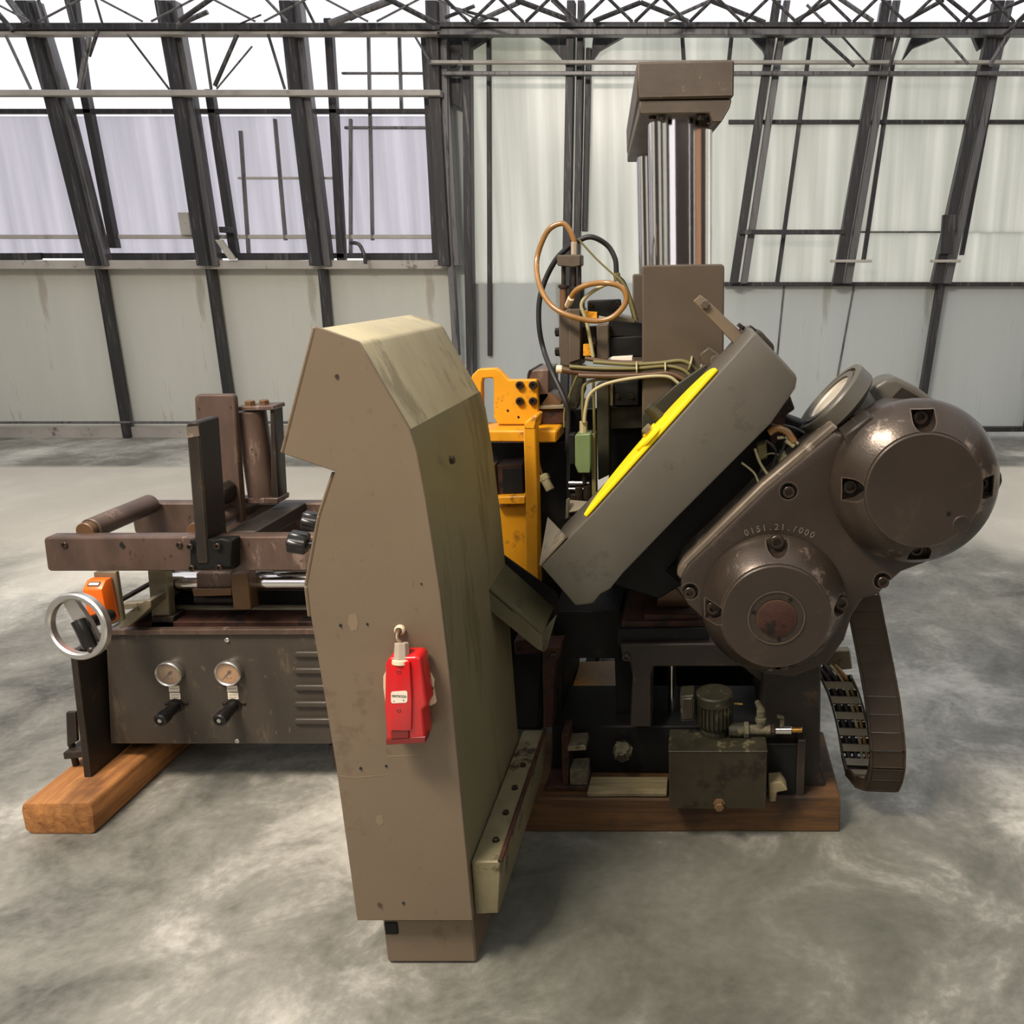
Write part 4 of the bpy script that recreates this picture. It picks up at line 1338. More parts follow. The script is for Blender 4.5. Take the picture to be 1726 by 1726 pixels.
# crosshead joining the pillars
A = [P(1073, 104, YC), P(1238, 100, YC), P(1237, 164, YC), P(1074, 167, YC)]
bx0 = P(1056, 230, 3.4).x
bx1 = bx0 + (A[1].x - A[0].x)
B = [Vector((bx0, 3.4, A[0].z)), Vector((bx1, 3.4, A[1].z)), Vector((bx1, 3.4, A[2].z)), Vector((bx0, 3.4, A[3].z))]
hexa('crosshead', A + B, 'cap', mf, 0.005, 'scratched crosshead block on top of the pillars')
A2 = [P(1078, 168, YC + 0.01), P(1234, 167, YC + 0.01), P(1230, 182, YC + 0.01), P(1216, 206, YC + 0.01), P(1200, 206, YC + 0.01), P(1196, 190, YC + 0.01), P(1078, 192, YC + 0.01)]
dx = bx0 - A[0].x
B2 = [Vector((q.x + dx, 3.36, q.z)) for q in A2]
bm = bm_loft(A2, B2)
bev(bm, 0.003)
fin('crosshead_flange', bm, 'cap', mf)
for x, y, Y in ((1100, 194, YC + 0.05), (1116, 196, YC + 0.03), (1181, 194, YC + 0.03), (1197, 200, YC + 0.05)):
    bolt(P(x, y, Y), 0.011, mf, (0, 0, -1), hexhead=True)
# --- valve / actuator unit to the left of the column
YV = 2.42
vb = mprism('valve_block', [(942, 528), (959, 520), (979, 520), (979, 606), (976, 620), (946, 616), (942, 590)], YV, YV + 0.12, 'column', 0.003, 'brown hydraulic valve block')
mprism('valve_side', [(959, 521), (978, 521), (978, 606), (959, 612)], YV - 0.012, YV, 'column', 0.002)
for y in (560, 593):
    bolt(P(943, y, YV + 0.04), 0.012, mf, (-1, 0, 0), hexhead=True, m='knobp')
mprism('top_manifold', [(938, 430), (979, 429), (979, 448), (966, 451), (939, 448)], YV + 0.02, YV + 0.08, 'column', 0.003)
for x, y0_, y1_, r_ in ((950, 448, 485, 4), (967, 448, 490, 4.5), (977, 448, 490, 3)):
    rod('tie_rod', P(x, y1_, YV + 0.05), P(x, y0_, YV + 0.05), r_ * mpp(x, 450, YV), 'bolt', mf, 12)
rod('cylinder_nose', P(950, 522, YV + 0.04), P(950, 480, YV + 0.04), 6.5 * mpp(950, 500, YV), 'copper', mf, 16)
rod('cylinder_collar', P(950, 486, YV + 0.04), P(950, 480, YV + 0.04), 9.5 * mpp(950, 500, YV), 'bolt', mf, 16)
mprism('solenoid', [(958, 484), (980, 482), (981, 522), (958, 522)], YV + 0.03, YV + 0.09, 'black', 0.003)
mprism('solenoid', [(990, 507), (1043, 505), (1045, 530), (1020, 534), (990, 528)], YV + 0.02, YV + 0.09, 'black', 0.003, 'black solenoid valve')
for x in (996, 1041):
    pbolt(x, 513, YV + 0.02, 4, mf)
mprism('white_plate', [(1020, 528), (1070, 540), (1070, 545), (1025, 543)], YV + 0.05, YV + 0.2, 'galv', 0.001)
mprism('guide_bar', [(1005, 548), (1026, 546), (1026, 606), (1006, 607)], YV, YV + 0.05, 'column', 0.003)
mprism('guide_bar', [(1005, 648), (1027, 640), (1028, 800), (1008, 810)], YV + 0.02, YV + 0.07, 'olive', 0.003, 'olive vertical guide bar')
mprism('arm_block', [(1026, 542), (1084, 545), (1084, 568), (1026, 568)], YV + 0.03, YV + 0.25, 'black', 0.003)
mprism('arm_block', [(1026, 569), (1084, 566), (1084, 602), (1026, 602)], YV + 0.02, YV + 0.25, 'black', 0.003)
mprism('link_plate', [(979, 552), (1005, 550), (1005, 606), (979, 606)], YV + 0.04, YV + 0.1, 'dark', 0.002)
mprism('yellow_tag', [(983, 580), (998, 580), (998, 600), (983, 600)], YV - 0.004, YV + 0.04, 'yellow', 0.001)
mprism('yellow_tag', [(981, 524), (1006, 526), (1006, 545), (982, 544)], YV + 0.0, YV + 0.05, 'yellow', 0.001)
mprism('white_tag', [(1030, 602), (1066, 600), (1066, 608), (1030, 612)], YV - 0.01, YV + 0.02, 'white', 0.001)
mprism('ram_stem', [(962, 618), (984, 618), (984, 660), (972, 690), (958, 690), (962, 660)], YV + 0.02, YV + 0.08, 'olive', 0.003)
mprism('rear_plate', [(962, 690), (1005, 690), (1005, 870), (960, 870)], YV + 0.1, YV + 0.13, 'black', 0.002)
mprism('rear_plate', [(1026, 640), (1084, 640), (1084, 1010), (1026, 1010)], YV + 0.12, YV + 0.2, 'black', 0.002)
vv = mprism('side_valve', [(1030, 645), (1076, 642), (1077, 684), (1030, 685)], YV + 0.04, YV + 0.12, 'black', 0.003)
for x in (1041, 1064):
    pbolt(x, 668, YV + 0.04, 4, mf)
mprism('olive_web', [(1028, 686), (1083, 684), (1083, 722), (1028, 724)], YV + 0.08, YV + 0.12, 'olive', 0.002)
mprism('bright_edge', [(1026, 649), (1033, 647), (1033, 684), (1028, 684)], YV + 0.03, YV + 0.04, 'galv', 0.001)
# limit switch
ls = mprism('limit_switch', [(969, 733), (996, 731), (996, 785), (995, 798), (974, 798), (969, 784)], YV - 0.09, YV - 0.03, 'green', 0.003, 'sage green limit switch')
rod('switch_gland', P(983.5, 732, YV - 0.06), P(983.5, 710, YV - 0.06), 6.5 * mpp(983, 720, YV), 'cable_cream', mf, 8)
mprism('switch_strip', [(996, 732), (1003, 731), (1005, 838), (998, 842)], YV - 0.07, YV - 0.03, 'cable_olive', 0.001, 'olive-yellow mounting strip')
mprism('switch_side', [(957, 733), (969, 732), (969, 782), (960, 784)], YV - 0.07, YV - 0.03, 'black', 0.002)
rod('switch_plunger', P(985, 798, YV - 0.06), P(985, 816, YV - 0.06), 0.006, 'bolt', mf, 12)
for a, b, r in (((958, 814), (994, 814), 0.006), ((958, 824), (990, 824), 0.004), ((976, 820), (976, 842), 0.012), ((990, 818), (990, 842), 0.012), ((968, 832), (968, 842), 0.012)):
    rod('contact_rod', P(*a, YV - 0.05), P(*b, YV - 0.05), r, 'chrome' if a[1] == b[1] else 'bolt', mf, 12)
bp_ = [P(960, 842, YV - 0.07), P(1008, 846, YV - 0.07), P(1002, 856, YV - 0.09), P(955, 864, YV - 0.1)]
hexa('steel_bracket', bp_ + [q + Vector((0, 0.004, -0.006)) for q in bp_], 'galv', mf, 0.001, 'small bright steel bracket')
mprism('bracket_leg', [(954, 842), (960, 840), (958, 872), (953, 876)], YV - 0.1, YV - 0.09, 'galv', 0.001)
# --- hoses and cables
ptube('air_hose', [(967, 428), (968, 408), (957, 383), (943, 377), (922, 391), (906, 431), (906, 466), (917, 498), (937, 521), (966, 534), (1001, 541), (1030, 536), (1050, 518), (1056, 501), (1047, 484), (1024, 477), (995, 479), (972, 489), (961, 505), (957, 516)],
      [YV + .05] * 6 + [YV + .02, YV - .02, YV - .05] + [YV - .06] * 7 + [YV - .04, YV - .03, YV - .01, YV + .02], 0.0075, 'hose_tan', mf, 'looped amber air hose')
rod('hose_fitting', P(963, 502, YV - 0.02), P(957, 516, YV + 0.015), 0.0095, 'cream', mf, 8)
rod('hose_fitting', P(968, 430, YV + 0.05), P(968, 408, YV + 0.05), 0.0095, 'gland', mf, 8)
ptube('air_hose', [(1073, 548), (1064, 512), (1051, 478), (1040, 464), (1037, 437), (1024, 414), (1000, 400), (980, 403), (957, 418), (937, 438), (919, 472), (909, 509), (909, 553), (917, 592), (931, 628), (951, 672), (958, 700), (956, 760)],
      [YV + .12] * 6 + [YV + .1] * 8 + [YV + .02] + [YV - .02] * 3, 0.0075, 'rubber', mf, 'black rubber hose')
rod('hose_fitting', P(1041, 474, YV + 0.11), P(1039, 460, YV + 0.11), 0.010, 'cable_olive', mf, 8)
ptube('cable', [(974, 402), (1005, 436), (1040, 468)], YV + 0.06, 0.0028, 'cable_olive', mf)
ptube('cable', [(1040, 466), (1056, 488), (1066, 518), (1073, 545)], YV + 0.08, 0.006, 'cable_olive', mf, 'braided olive cable')
ptube('cable', [(1024, 478), (1004, 488), (986, 502), (980, 516), (986, 534), (990, 548), (996, 580), (1000, 602)], YV - 0.02, 0.0052, 'cable_cream', mf, 'cream cable')
bund = [([(943, 622), (975, 627), (1030, 629), (1085, 627), (1119, 623), (1155, 640), (1200, 650)], 0.0095, 'hose_brown', -0.06),
        ([(960, 618), (1010, 621), (1070, 621), (1122, 617), (1150, 623), (1164, 634)], 0.0055, 'cable_olive', -0.07),
        ([(975, 633), (1030, 634), (1090, 632), (1130, 630), (1165, 646), (1198, 656)], 0.007, 'hose_brown', -0.085),
        ([(986, 604), (1030, 610), (1082, 611), (1120, 607), (1150, 603), (1170, 610), (1188, 625), (1200, 640)], 0.006, 'hose_brown', -0.05),
        ([(1000, 610), (1060, 614), (1110, 612), (1146, 608), (1166, 616), (1184, 636), (1196, 648)], 0.0055, 'cable_olive', -0.07),
        ([(983, 712), (982, 670), (986, 648), (1010, 640), (1070, 637), (1119, 632)], 0.0042, 'cable_olive', -0.075),
        ([(985, 712), (987, 690), (995, 664), (1022, 647), (1070, 637), (1120, 634), (1142, 645), (1167, 674)], 0.0048, 'cable_cream', -0.09),
        ([(1000, 640), (1001, 680), (1002, 735)], 0.0042, 'cable_olive', -0.05),
        ([(976, 625), (962, 660), (952, 690), (951, 720)], 0.003, 'cable_olive', 0.0)]
for pix, r, mm, dy in bund:
    ptube('hose' if r > 0.0053 else 'cable', pix, YV + dy, r, mm, mf)
rod('hose_cap', P(938, 622, YV - 0.06), P(948, 622.5, YV - 0.06), 0.011, 'cream', mf, 16)
for x, y in ((1072, 622), (1120, 622), (1162, 612), (1178, 626), (1165, 646)):
    c = P(x, y, YV - 0.07)
    lathe('cable_tie', [(0.0005, 0), (0.021, 0), (0.021, 0.004), (0.0005, 0.004)], c, (1, 0.05, -0.25 if x > 1150 else 0), 'cable_cream', mf, 12, closed=True)

# ================================================================== YELLOW CLAMP
yc = thing('clamp_fixture', 'yellow painted clamp bracket with hooked plate behind the beige guard', 'clamp', P(880, 966, 2.6))
YY = 2.42
cp = prism('hook_plate', [(786, 660), (796, 632), (806, 622), (836, 621), (846, 628), (857, 640.5), (904, 640), (908, 700), (908, 716), (838, 716), (838, 712), (832, 704), (832, 640), (829, 637), (814, 638), (812, 645), (813, 712), (800, 716), (786, 716)], YY, YY + 0.03, 'yellow', yc, 0.003, 'yellow hooked clamp plate')
for x, y in ((877, 649), (899, 649), (877, 676), (899, 676)):
    pbolt(x, y, YY, 7, cp, m='bolt')
for x, y in ((856, 692), (874, 703)):
    rod('hole', P(x, y, YY + 0.004), P(x, y, YY - 0.0008), 2.2 * mpp(x, y, YY), 'black', cp, 10, w=0.0002)
prism('yellow_beam', [(790, 726), (938, 726), (938, 746), (790, 745)], YY - 0.08, YY + 0.06, 'yellow', yc, 0.004, 'yellow cross beam')
prism('yellow_post', [(882, 722), (902, 720), (905, 840), (908, 990), (888, 992), (886, 850)], YY - 0.14, YY - 0.085, 'yellow', yc, 0.003, 'yellow vertical post')
prism('post_cap', [(884, 712), (899, 701), (906, 700), (905, 708), (902, 724), (882, 724)], YY - 0.142, YY - 0.06, 'yellow', yc, 0.004)
prism('jaw_block', [(888, 628), (900, 624), (925, 623), (925, 668), (908, 690), (888, 690)], YY + 0.03, YY + 0.2, 'steel', yc, 0.003, 'brown steel jaw block')
prism('jaw_slot', [(891, 624), (897, 624), (891, 640), (888, 640)], YY + 0.029, YY + 0.21, 'black', yc, 0.001)
prism('jaw_wedge', [(908, 664), (926, 662), (946, 678), (946, 684), (908, 686)], YY + 0.03, YY + 0.12, 'copper', yc, 0.002)
prism('jaw_rail', [(907, 685), (950, 683), (950, 689), (907, 690)], YY + 0.01, YY + 0.14, 'galv', yc, 0.001)
prism('jaw_base', [(906, 690), (950, 689), (950, 714), (906, 716)], YY + 0.02, YY + 0.16, 'rust', yc, 0.002)
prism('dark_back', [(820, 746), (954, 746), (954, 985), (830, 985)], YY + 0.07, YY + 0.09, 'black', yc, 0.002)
prism('brown_box', [(836, 784), (880, 782), (882, 840), (838, 842)], YY - 0.02, YY + 0.07, 'rust', yc, 0.003)
prism('box_opening', [(846, 790), (880, 788), (882, 832), (848, 832)], YY - 0.022, YY - 0.018, 'black', yc, 0.001)
prism('orange_edge', [(826, 784), (834, 783), (838, 838), (831, 840)], YY - 0.03, YY + 0.02, 'copper', yc, 0.002)
prism('yellow_ledge', [(832, 838), (886, 836), (886, 850), (833, 851)], YY - 0.05, YY + 0.06, 'yellow', yc, 0.003)
prism('yellow_panel', [(834, 851), (888, 850), (896, 968), (840, 966)], YY - 0.02, YY + 0.05, 'yellow', yc, 0.003, 'grimy yellow lower panel')
gl = rod('loose_gland', P(914, 800, YY - 0.02), P(928, 826, YY - 0.03), 0.013, 'cable_cream', yc, 16, 'cream cable gland dangling')
rod('gland_nut', P(915, 801, YY - 0.02), P(919, 809, YY - 0.022), 0.017, 'cable_cream', yc, 6)
ptube('gland_wire', [(908, 776), (911, 790), (915, 802)], YY - 0.02, 0.0035, 'hose_brown', yc)

# ================================================================== SAW HEAD (tilted guard, gearbox, motor)
sh_ = thing('saw_head', 'tilted saw head with grey blade guard, yellow disc cover and cast gearbox drums', 'machine head', P(1250, 1000, 2.1))
YH = 1.95
gd = prism('blade_guard', [(911, 954), (1000, 864), (1268, 565), (1275, 562), (1340, 630), (1344, 637), (1341, 655), (1300, 714), (1166, 848), (1133, 881), (1050, 967), (1028, 994), (1012, 1002), (1000, 1018), (970, 1022)],
           YH, YH + 0.33, 'guard', sh_, 0.006, 'grey box-shaped blade guard', seg=2)
# --- top strap link
prism('strap_link', [(1168, 508), (1180, 497), (1192, 506), (1280, 588), (1272, 606), (1262, 606)], 2.2, 2.215, 'beige', sh_, 0.002, 'beige flat strap link')
pbolt(1188, 513, 2.2, 7.5, sh_, hexhead=True, m='column')
# direction of the guard's upper face
u0, u1 = P(1000, 864, YH), P(1268, 565, YH)
ud = (u1 - u0).normalized()
nd = Vector((-ud.z, 0, ud.x))
if nd.x > 0:
    nd = -nd
mid = (P(988, 876, YH) + P(1212, 627, YH)) / 2
rad = (P(1212, 627, YH) - P(988, 876, YH)).length / 2
seg = 40
front, back = [], []
for i in range(seg + 1):
    a = PI * i / seg
    q = mid + ud * (rad * math.cos(a)) + Vector((0, 1, 0)) * (rad * 0.98 * math.sin(a) + 0.012)
    front.append(q + nd * 0.001)
    back.append(q + nd * 0.012)
bm = bm_loft(front, back)
bev(bm, 0.003)
fin('disc_cover', bm, 'yellow_clean', sh_, 'bright yellow half-disc blade cover', angle=30)
c = mid + Vector((0, 0.03, 0)) + ud * (P(1100, 740, YH) - mid).dot(ud)
lathe('cover_hub', [(0, 0), (0.055, 0), (0.055, 0.006), (0.045, 0.010), (0.02, 0.010), (0.02, 0.016), (0, 0.016)], c + nd * 0.012 + Vector((0, 0.03, 0)), nd, 'yellow_clean', sh_, 32)
bolt(c + nd * 0.026 + Vector((0, 0.02, 0)) , 0.013, sh_, nd, hexhead=True, m='galv')
rod('grease_cap', c + nd * 0.02 + Vector((0, 0.09, 0)) + ud * 0.03, c + nd * 0.062 + Vector((0, 0.09, 0)) + ud * 0.03, 0.014, 'olive', sh_, 16)
# end flange plate, lower left
q = [P(911, 954, YH), P(956, 905, YH), P(925, 873, YH + 0.2)]
n_ = (q[1] - q[0]).cross(q[2] - q[0]).normalized() * 0.004
bm = bm_loft(q, [k + n_ for k in q])
fin('end_flange', bm, 'galv', sh_, 'bright triangular end flange')
# strap bracket and brackets behind the guard's top end
prism('top_bracket', [(1240, 575), (1252, 552), (1285, 560), (1305, 582), (1305, 600), (1275, 610)], YH + 0.27, YH + 0.37, 'dark', sh_, 0.004)
for x, y in ((1247, 549), (1266, 553)):
    bolt(P(x, y + 4, YH + 0.24), 0.010, sh_, (0.6, 0, 0.8), hexhead=True)
prism('side_tab', [(1296, 718), (1328, 655), (1340, 690), (1325, 700), (1322, 728), (1300, 760)], YH + 0.1, YH + 0.2, 'rust', sh_, 0.003)
# --- gearbox casting
body = [(1147, 975), (1160, 952), (1290, 826), (1408, 728), (1424, 733), (1438, 728), (1470, 700), (1510, 684), (1580, 688), (1640, 722), (1672, 770), (1690, 800), (1692, 812), (1676, 850), (1640, 905), (1560, 950),
        (1520, 965), (1497, 985), (1480, 1004), (1455, 1010), (1436, 1040), (1424, 1080), (1395, 1120), (1338, 1142), (1290, 1138), (1240, 1110), (1204, 1062), (1180, 1040), (1158, 1020), (1148, 998)]
gbx = prism('gearbox', body, YH, YH + 0.14, 'cast', sh_, 0.010, 'slanted cast gearbox', seg=2)
prism('gearbox_lid', [(1140, 968), (1152, 946), (1284, 816), (1404, 714), (1414, 722), (1290, 829), (1160, 955), (1148, 978)], YH + 0.012, YH + 0.135, 'cast_worn', sh_, 0.004, 'split-line flange of the gearbox, light from above in its pale colour')  # paler metal colour imitates overhead light on the casting's top-left face
# lower drum
def drum(cxp, cyp, rb, rf, name, label):
    c0 = P(cxp, cyp, YH)
    k = mpp(cxp, cyp, YH)
    rb_, rf_ = rb * k, rf * k * 0.955
    hgt = 0.098
    prof = [(0, 0.0), (rb_, 0.0), (rb_, 0.016), (rb_ * 0.975, 0.030), (rb_ * 0.90, 0.052), (rf_ + (rb_ - rf_) * 0.30, 0.076), (rf_ * 1.02, 0.088), (0, 0.088)]
    sh = lathe(name, prof, c0 + Vector((0, 0.004, 0)), (0, -1, 0), 'cast_shoulder', sh_, 72, label, angle=24)
    lathe('drum_face', [(0, 0), (rf_, 0), (rf_, hgt - 0.088 - 0.003), (rf_ * 0.98, hgt - 0.088), (0, hgt - 0.088)], c0 + Vector((0, 0.004 - 0.0879, 0)), (0, -1, 0), 'cast', sh_, 72, 'smooth brown cover face', angle=24)
    return c0, k, sh


c1, k1, d1o = drum(1303, 1016, 121, 93, 'gearbox_drum', 'lower round gearbox cover with rusty centre boss')
c2, k2, d2o = drum(1541, 812, 141, 100, 'gearbox_drum', 'upper larger round gearbox cover')
# recessed bolts round the drums
def pockets(ob, c0, k, lst, r=0.026, depth_at=0.03):
    cs = []
    for x, y, cut_in in lst:
        p_ = P(x, y, YH - 0.05)
        up_ = Vector((p_.x - c0.x, 0, p_.z - c0.z))
        cs.append(pocket_bm(Vector((p_.x, YH - 0.055, p_.z)), r, 0.055 - depth_at + 0.01, up_, r * 0.8))
    cut(ob, cs)
    for x, y, cut_in in lst:
        p_ = P(x, y, YH - 0.05)
        bolt(Vector((p_.x, YH - depth_at + 0.010, p_.z)), r * 0.66, ob)


pockets(d1o, c1, k1, [(1311, 918, 0), (1203, 1030, 0), (1421, 1022, 0), (1312, 1127, 0)])
pockets(d2o, c2, k2, [(1555, 706, 0), (1435, 824, 0), (1658, 818, 0), (1548, 930, 0)])
for x, y in ((1329, 828), (1487, 979), (1163, 997)):
    bm = pocket_bm(P(x, y, YH), 0.021, 0.018)
    cut(gbx, [bm])
    bolt(P(x, y, YH + 0.017), 0.015, gbx)
# centre boss of the lower drum
fz = Vector((c1.x, YH - 0.095, c1.z))
bs = lathe('boss_ring', [(0.064, 0), (0.067, 0), (0.067, 0.0022), (0.064, 0.0022)], fz + Vector((0, 0.0002, 0)), (0, -1, 0), 'cast', d1o, 40, closed=True)
lathe('boss', [(0, 0), (0.044, 0), (0.046, 0.003), (0.043, 0.0045), (0, 0.0035)], fz, (0, -1, 0), 'rust', d1o, 36, 'rust-brown centre boss')
for an in (55, 165, 278):
    a = math.radians(an)
    q = fz + Vector((math.cos(a) * 0.055, 0, math.sin(a) * 0.055))
    rod('hole', q + Vector((0, 0.002, 0)), q + Vector((0, -0.001, 0)), 0.0048, 'black', d1o, 12, w=0.0003)
# plugs on the upper drum
q = P(1621, 884, YH - 0.094)
rod('plug', q + Vector((0, 0.004, 0)), q + Vector((0, -0.002, 0)), 0.021, 'dark', d2o, 24)
q = P(1599, 866, YH - 0.094)
rod('hole', q + Vector((0, 0.002, 0)), q + Vector((0, -0.001, 0)), 0.0055, 'black', d2o, 12, w=0.0003)
# cast number following the curve of the lower drum
s = '0151.21./000'
for i, chh in enumerate(s):
    an = math.radians(112 - i * 48 / (len(s) - 1))
    rr = 133 * k1
    pp = Vector((c1.x + 0.005 + math.cos(an) * rr, YH - 0.0006, c1.z + math.sin(an) * rr))
    letter(chh, pp, 0.021, 'cast_worn', gbx, 0.0012, roll=PI / 2 - an, name='cast_digit', bold=0.0003)
# lug bracket holding the flange disc
lg = prism('lug_bracket', [(1421, 735), (1444, 718), (1466, 700), (1480, 706), (1498, 742), (1492, 757), (1472, 771), (1452, 770), (1434, 762)], YH - 0.03, YH + 0.06, 'dark', sh_, 0.004, 'flat lug bracket')
pbolt(1477, 745, YH - 0.03, 5, lg)
# flange disc, axis up-left in the plane of the tilt
fc = P(1396, 668, YH + 0.16)
s = mpp(1396, 668, YH + 0.16)
axd = (nd + Vector((0, 0.0, 0))).normalized()
RD = 74 * s
fo = lathe('flange_disc', [(0, -0.012), (RD * 0.58, -0.012), (RD * 0.62, 0.0), (RD * 0.76, 0.0), (RD * 0.78, -0.008), (RD * 0.84, -0.008), (RD * 0.86, 0), (RD * 0.97, 0), (RD, -0.005), (RD, -0.042), (RD * 0.95, -0.048), (RD * 0.72, -0.060), (RD * 0.66, -0.09), (RD * 0.56, -0.12), (RD * 0.5, -0.15), (0, -0.15)],
           fc, axd, 'guard', sh_, 64, 'tilted round flange with bright inner face')
lathe('flange_face', [(0, 0), (RD * 0.57, 0), (RD * 0.60, 0.004), (RD * 0.6, 0.007), (RD * 0.56, 0.005), (RD * 0.54, 0.0025), (0, 0.0025)], fc - axd * 0.012, axd, 'bright_steel', fo, 48, 'bright machined recess')
hb = fc - axd * 0.13
rod('flange_neck', hb, hb - axd * 0.11, 0.05, 'cast', sh_, 32, r2=0.04)
prism('neck_clamp', [(1440, 712), (1478, 702), (1482, 712), (1476, 722), (1448, 736)], YH + 0.0, YH + 0.14, 'cast', sh_, 0.004)
# motor behind
prism('motor_cover', [(1455, 712), (1462, 664), (1478, 648), (1494, 638), (1512, 637), (1545, 652), (1604, 694), (1640, 730), (1640, 800), (1455, 800)], YH + 0.2, YH + 0.3, 'guard', sh_, 0.012, 'grey motor terminal cover', seg=3)
prism('motor_body', [(1472, 702), (1520, 652), (1600, 696), (1630, 740), (1600, 830), (1480, 830)], YH + 0.195, YH + 0.199, 'dark', sh_, 0.0005)
lathe('motor', [(0, 0), (0.13, 0), (0.14, 0.01), (0.14, 0.3), (0, 0.3)], P(1545, 800, YH + 0.28), (0, 1, 0), 'dark', sh_, 40)
# black drive housing and wiring between guard and gearbox
dh0 = P(1190, 905, YH + 0.22)
rod('drive_housing', dh0 + nd * 0.03, dh0 - nd * 0.1, 0.14, 'knobp', sh_, 40, 'black round drive housing')
prism('rib', [(1262, 862), (1282, 790), (1300, 800), (1296, 822), (1272, 870)], YH + 0.12, YH + 0.16, 'guard', sh_, 0.003)
prism('drive_backing', [(1030, 985), (1128, 872), (1272, 732), (1318, 700), (1400, 730), (1290, 850), (1160, 980), (1110, 1010)], YH + 0.16, YH + 0.24, 'black', sh_, 0.004)
prism('terminal_block', [(1276, 752), (1292, 746), (1294, 772), (1278, 778)], YH + 0.08, YH + 0.13, 'cable_olive', sh_, 0.002)
prism('terminal_block', [(1308, 792), (1318, 764), (1340, 774), (1338, 794), (1314, 812)], YH + 0.07, YH + 0.13, 'cable_cream', sh_, 0.003)
wires = [([(1296, 730), (1310, 722), (1326, 728), (1338, 744)], 0.009, 'hose_tan'), ([(1310, 738), (1330, 738), (1345, 748)], 0.004, 'cable_cream'),
         ([(1300, 715), (1318, 724), (1322, 748), (1312, 770)], 0.004, 'knobp'), ([(1272, 756), (1282, 782), (1300, 808)], 0.0035, 'cable_cream'),
         ([(1290, 742), (1308, 760), (1300, 790)], 0.0035, 'knobp'), ([(1250, 780), (1270, 796), (1278, 812)], 0.0028, 'cable_cream'), ([(1320, 716), (1340, 722), (1356, 730)], 0.003, 'knobp'),
         ([(1284, 770), (1300, 764), (1316, 768)], 0.0025, 'cable_olive'), ([(1324, 742), (1338, 752)], 0.006, 'cable_cream')]
for pix, r, mm in wires:
    ptube('wire', pix, YH + 0.06, r, mm, sh_, sides=8)

# ================================================================== CABLE DRAG CHAIN
cc = thing('cable_chain', 'brown plastic drag chain hanging in a loop right of the gearbox', 'cable chain', P(1490, 1320, 2.1))
pf = [P(1452, 1000, 2.13), P(1464, 1060, 2.125), P(1476, 1120, 2.11), P(1487, 1180, 2.08), P(1494, 1240, 2.05), P(1496, 1285, 2.04)]
pb_ = [P(1444, 1262, 2.20), P(1436, 1220, 2.22), P(1424, 1175, 2.24), P(1410, 1142, 2.25), P(1394, 1124, 2.25)]
bot = Vector(((pf[-1].x + pb_[0].x) / 2 , 2.12, min(pf[-1].z, pb_[0].z) - 0.055))
ctrl = pf + [Vector((pf[-1].x - 0.004, 2.08, bot.z + 0.012)), bot, Vector((pb_[0].x + 0.006, 2.17, bot.z + 0.012))] + pb_
path = []
for i in range(len(ctrl) - 1):
    a, b = ctrl[max(i - 1, 0)], ctrl[i]
    c, d = ctrl[i + 1], ctrl[min(i + 2, len(ctrl) - 1)]
    for k in range(12):
        t_ = k / 12
        path.append(0.5 * ((2 * b) + (c - a) * t_ + (2 * a - 5 * b + 4 * c - d) * t_ * t_ + (3 * b - a - 3 * c + d) * t_ ** 3))
path.append(ctrl[-1])
cum = [0]
for a, b in zip(path[:-1], path[1:]):
    cum.append(cum[-1] + (b - a).length)


def at_len(L):
    for i in range(len(cum) - 1):
        if cum[i + 1] >= L:
            t_ = (L - cum[i]) / max(1e-9, cum[i + 1] - cum[i])
            return path[i].lerp(path[i + 1], t_)
    return path[-1]


pitch = 0.048
nl = int(cum[-1] / pitch)
wv = Vector((0.995, -0.09, 0.02)).normalized()
cen = Vector((sum(q.x for q in path) / len(path), 2.14, sum(q.z for q in path) / len(path)))
half = 0.046


def obox(bm, c, ax_, ay_, az_, hx, hy, hz):
    v = bmesh.ops.create_cube(bm, size=2.0)['verts']
    for k in v:
        k.co = c + ax_ * (k.co.x * hx) + ay_ * (k.co.y * hy) + az_ * (k.co.z * hz)


for i in range(nl):
    a, b = at_len(i * pitch + 0.001), at_len((i + 1) * pitch - 0.001)
    tdir = (b - a).normalized()
    out = tdir.cross(wv).normalized()
    m_ = (a + b) / 2
    if i < nl * 0.5:
        if out.y > 0:
            out = -out
    elif i > nl * 0.62:
        if out.y < 0:
            out = -out
    else:
        if out.z > 0:
            out = -out
    hl = (b - a).length / 2
    bm = bmesh.new()
    obox(bm, m_ + out * 0.013, wv, tdir, out, half - 0.006, hl * 0.96, 0.003)
    bev(bm, 0.0012)
    ln = fin('link', bm, 'chain', cc)
    for sgn in (-1, 1):
        bm = bmesh.new()
        obox(bm, m_ + wv * (sgn * (half - 0.002)), wv, tdir, out, 0.003, hl * 1.04, 0.016)
        fin('link_side', bm, 'chain', ln)
    bm = bmesh.new()
    obox(bm, m_ - out * 0.014, wv, tdir, out, half - 0.006, hl * 0.46, 0.0025)
    bev(bm, 0.001)
    fin('crossbar', bm, 'chain_in', ln)
for j, (off, mm, r) in enumerate(((-0.026, 'rubber', 0.008), (-0.006, 'rubber', 0.007), (0.012, 'cable_cream', 0.005), (0.026, 'hose_tan', 0.006))):
    n0 = int(len(path) * 0.62)
    pts = [path[k] + wv * off for k in range(n0, len(path), 6)]
    pts.append(Vector((pts[-1].x - 0.012, 2.26, pts[-1].z + 0.008)))
    tube('cable', pts, r, mm, cc, sides=8)

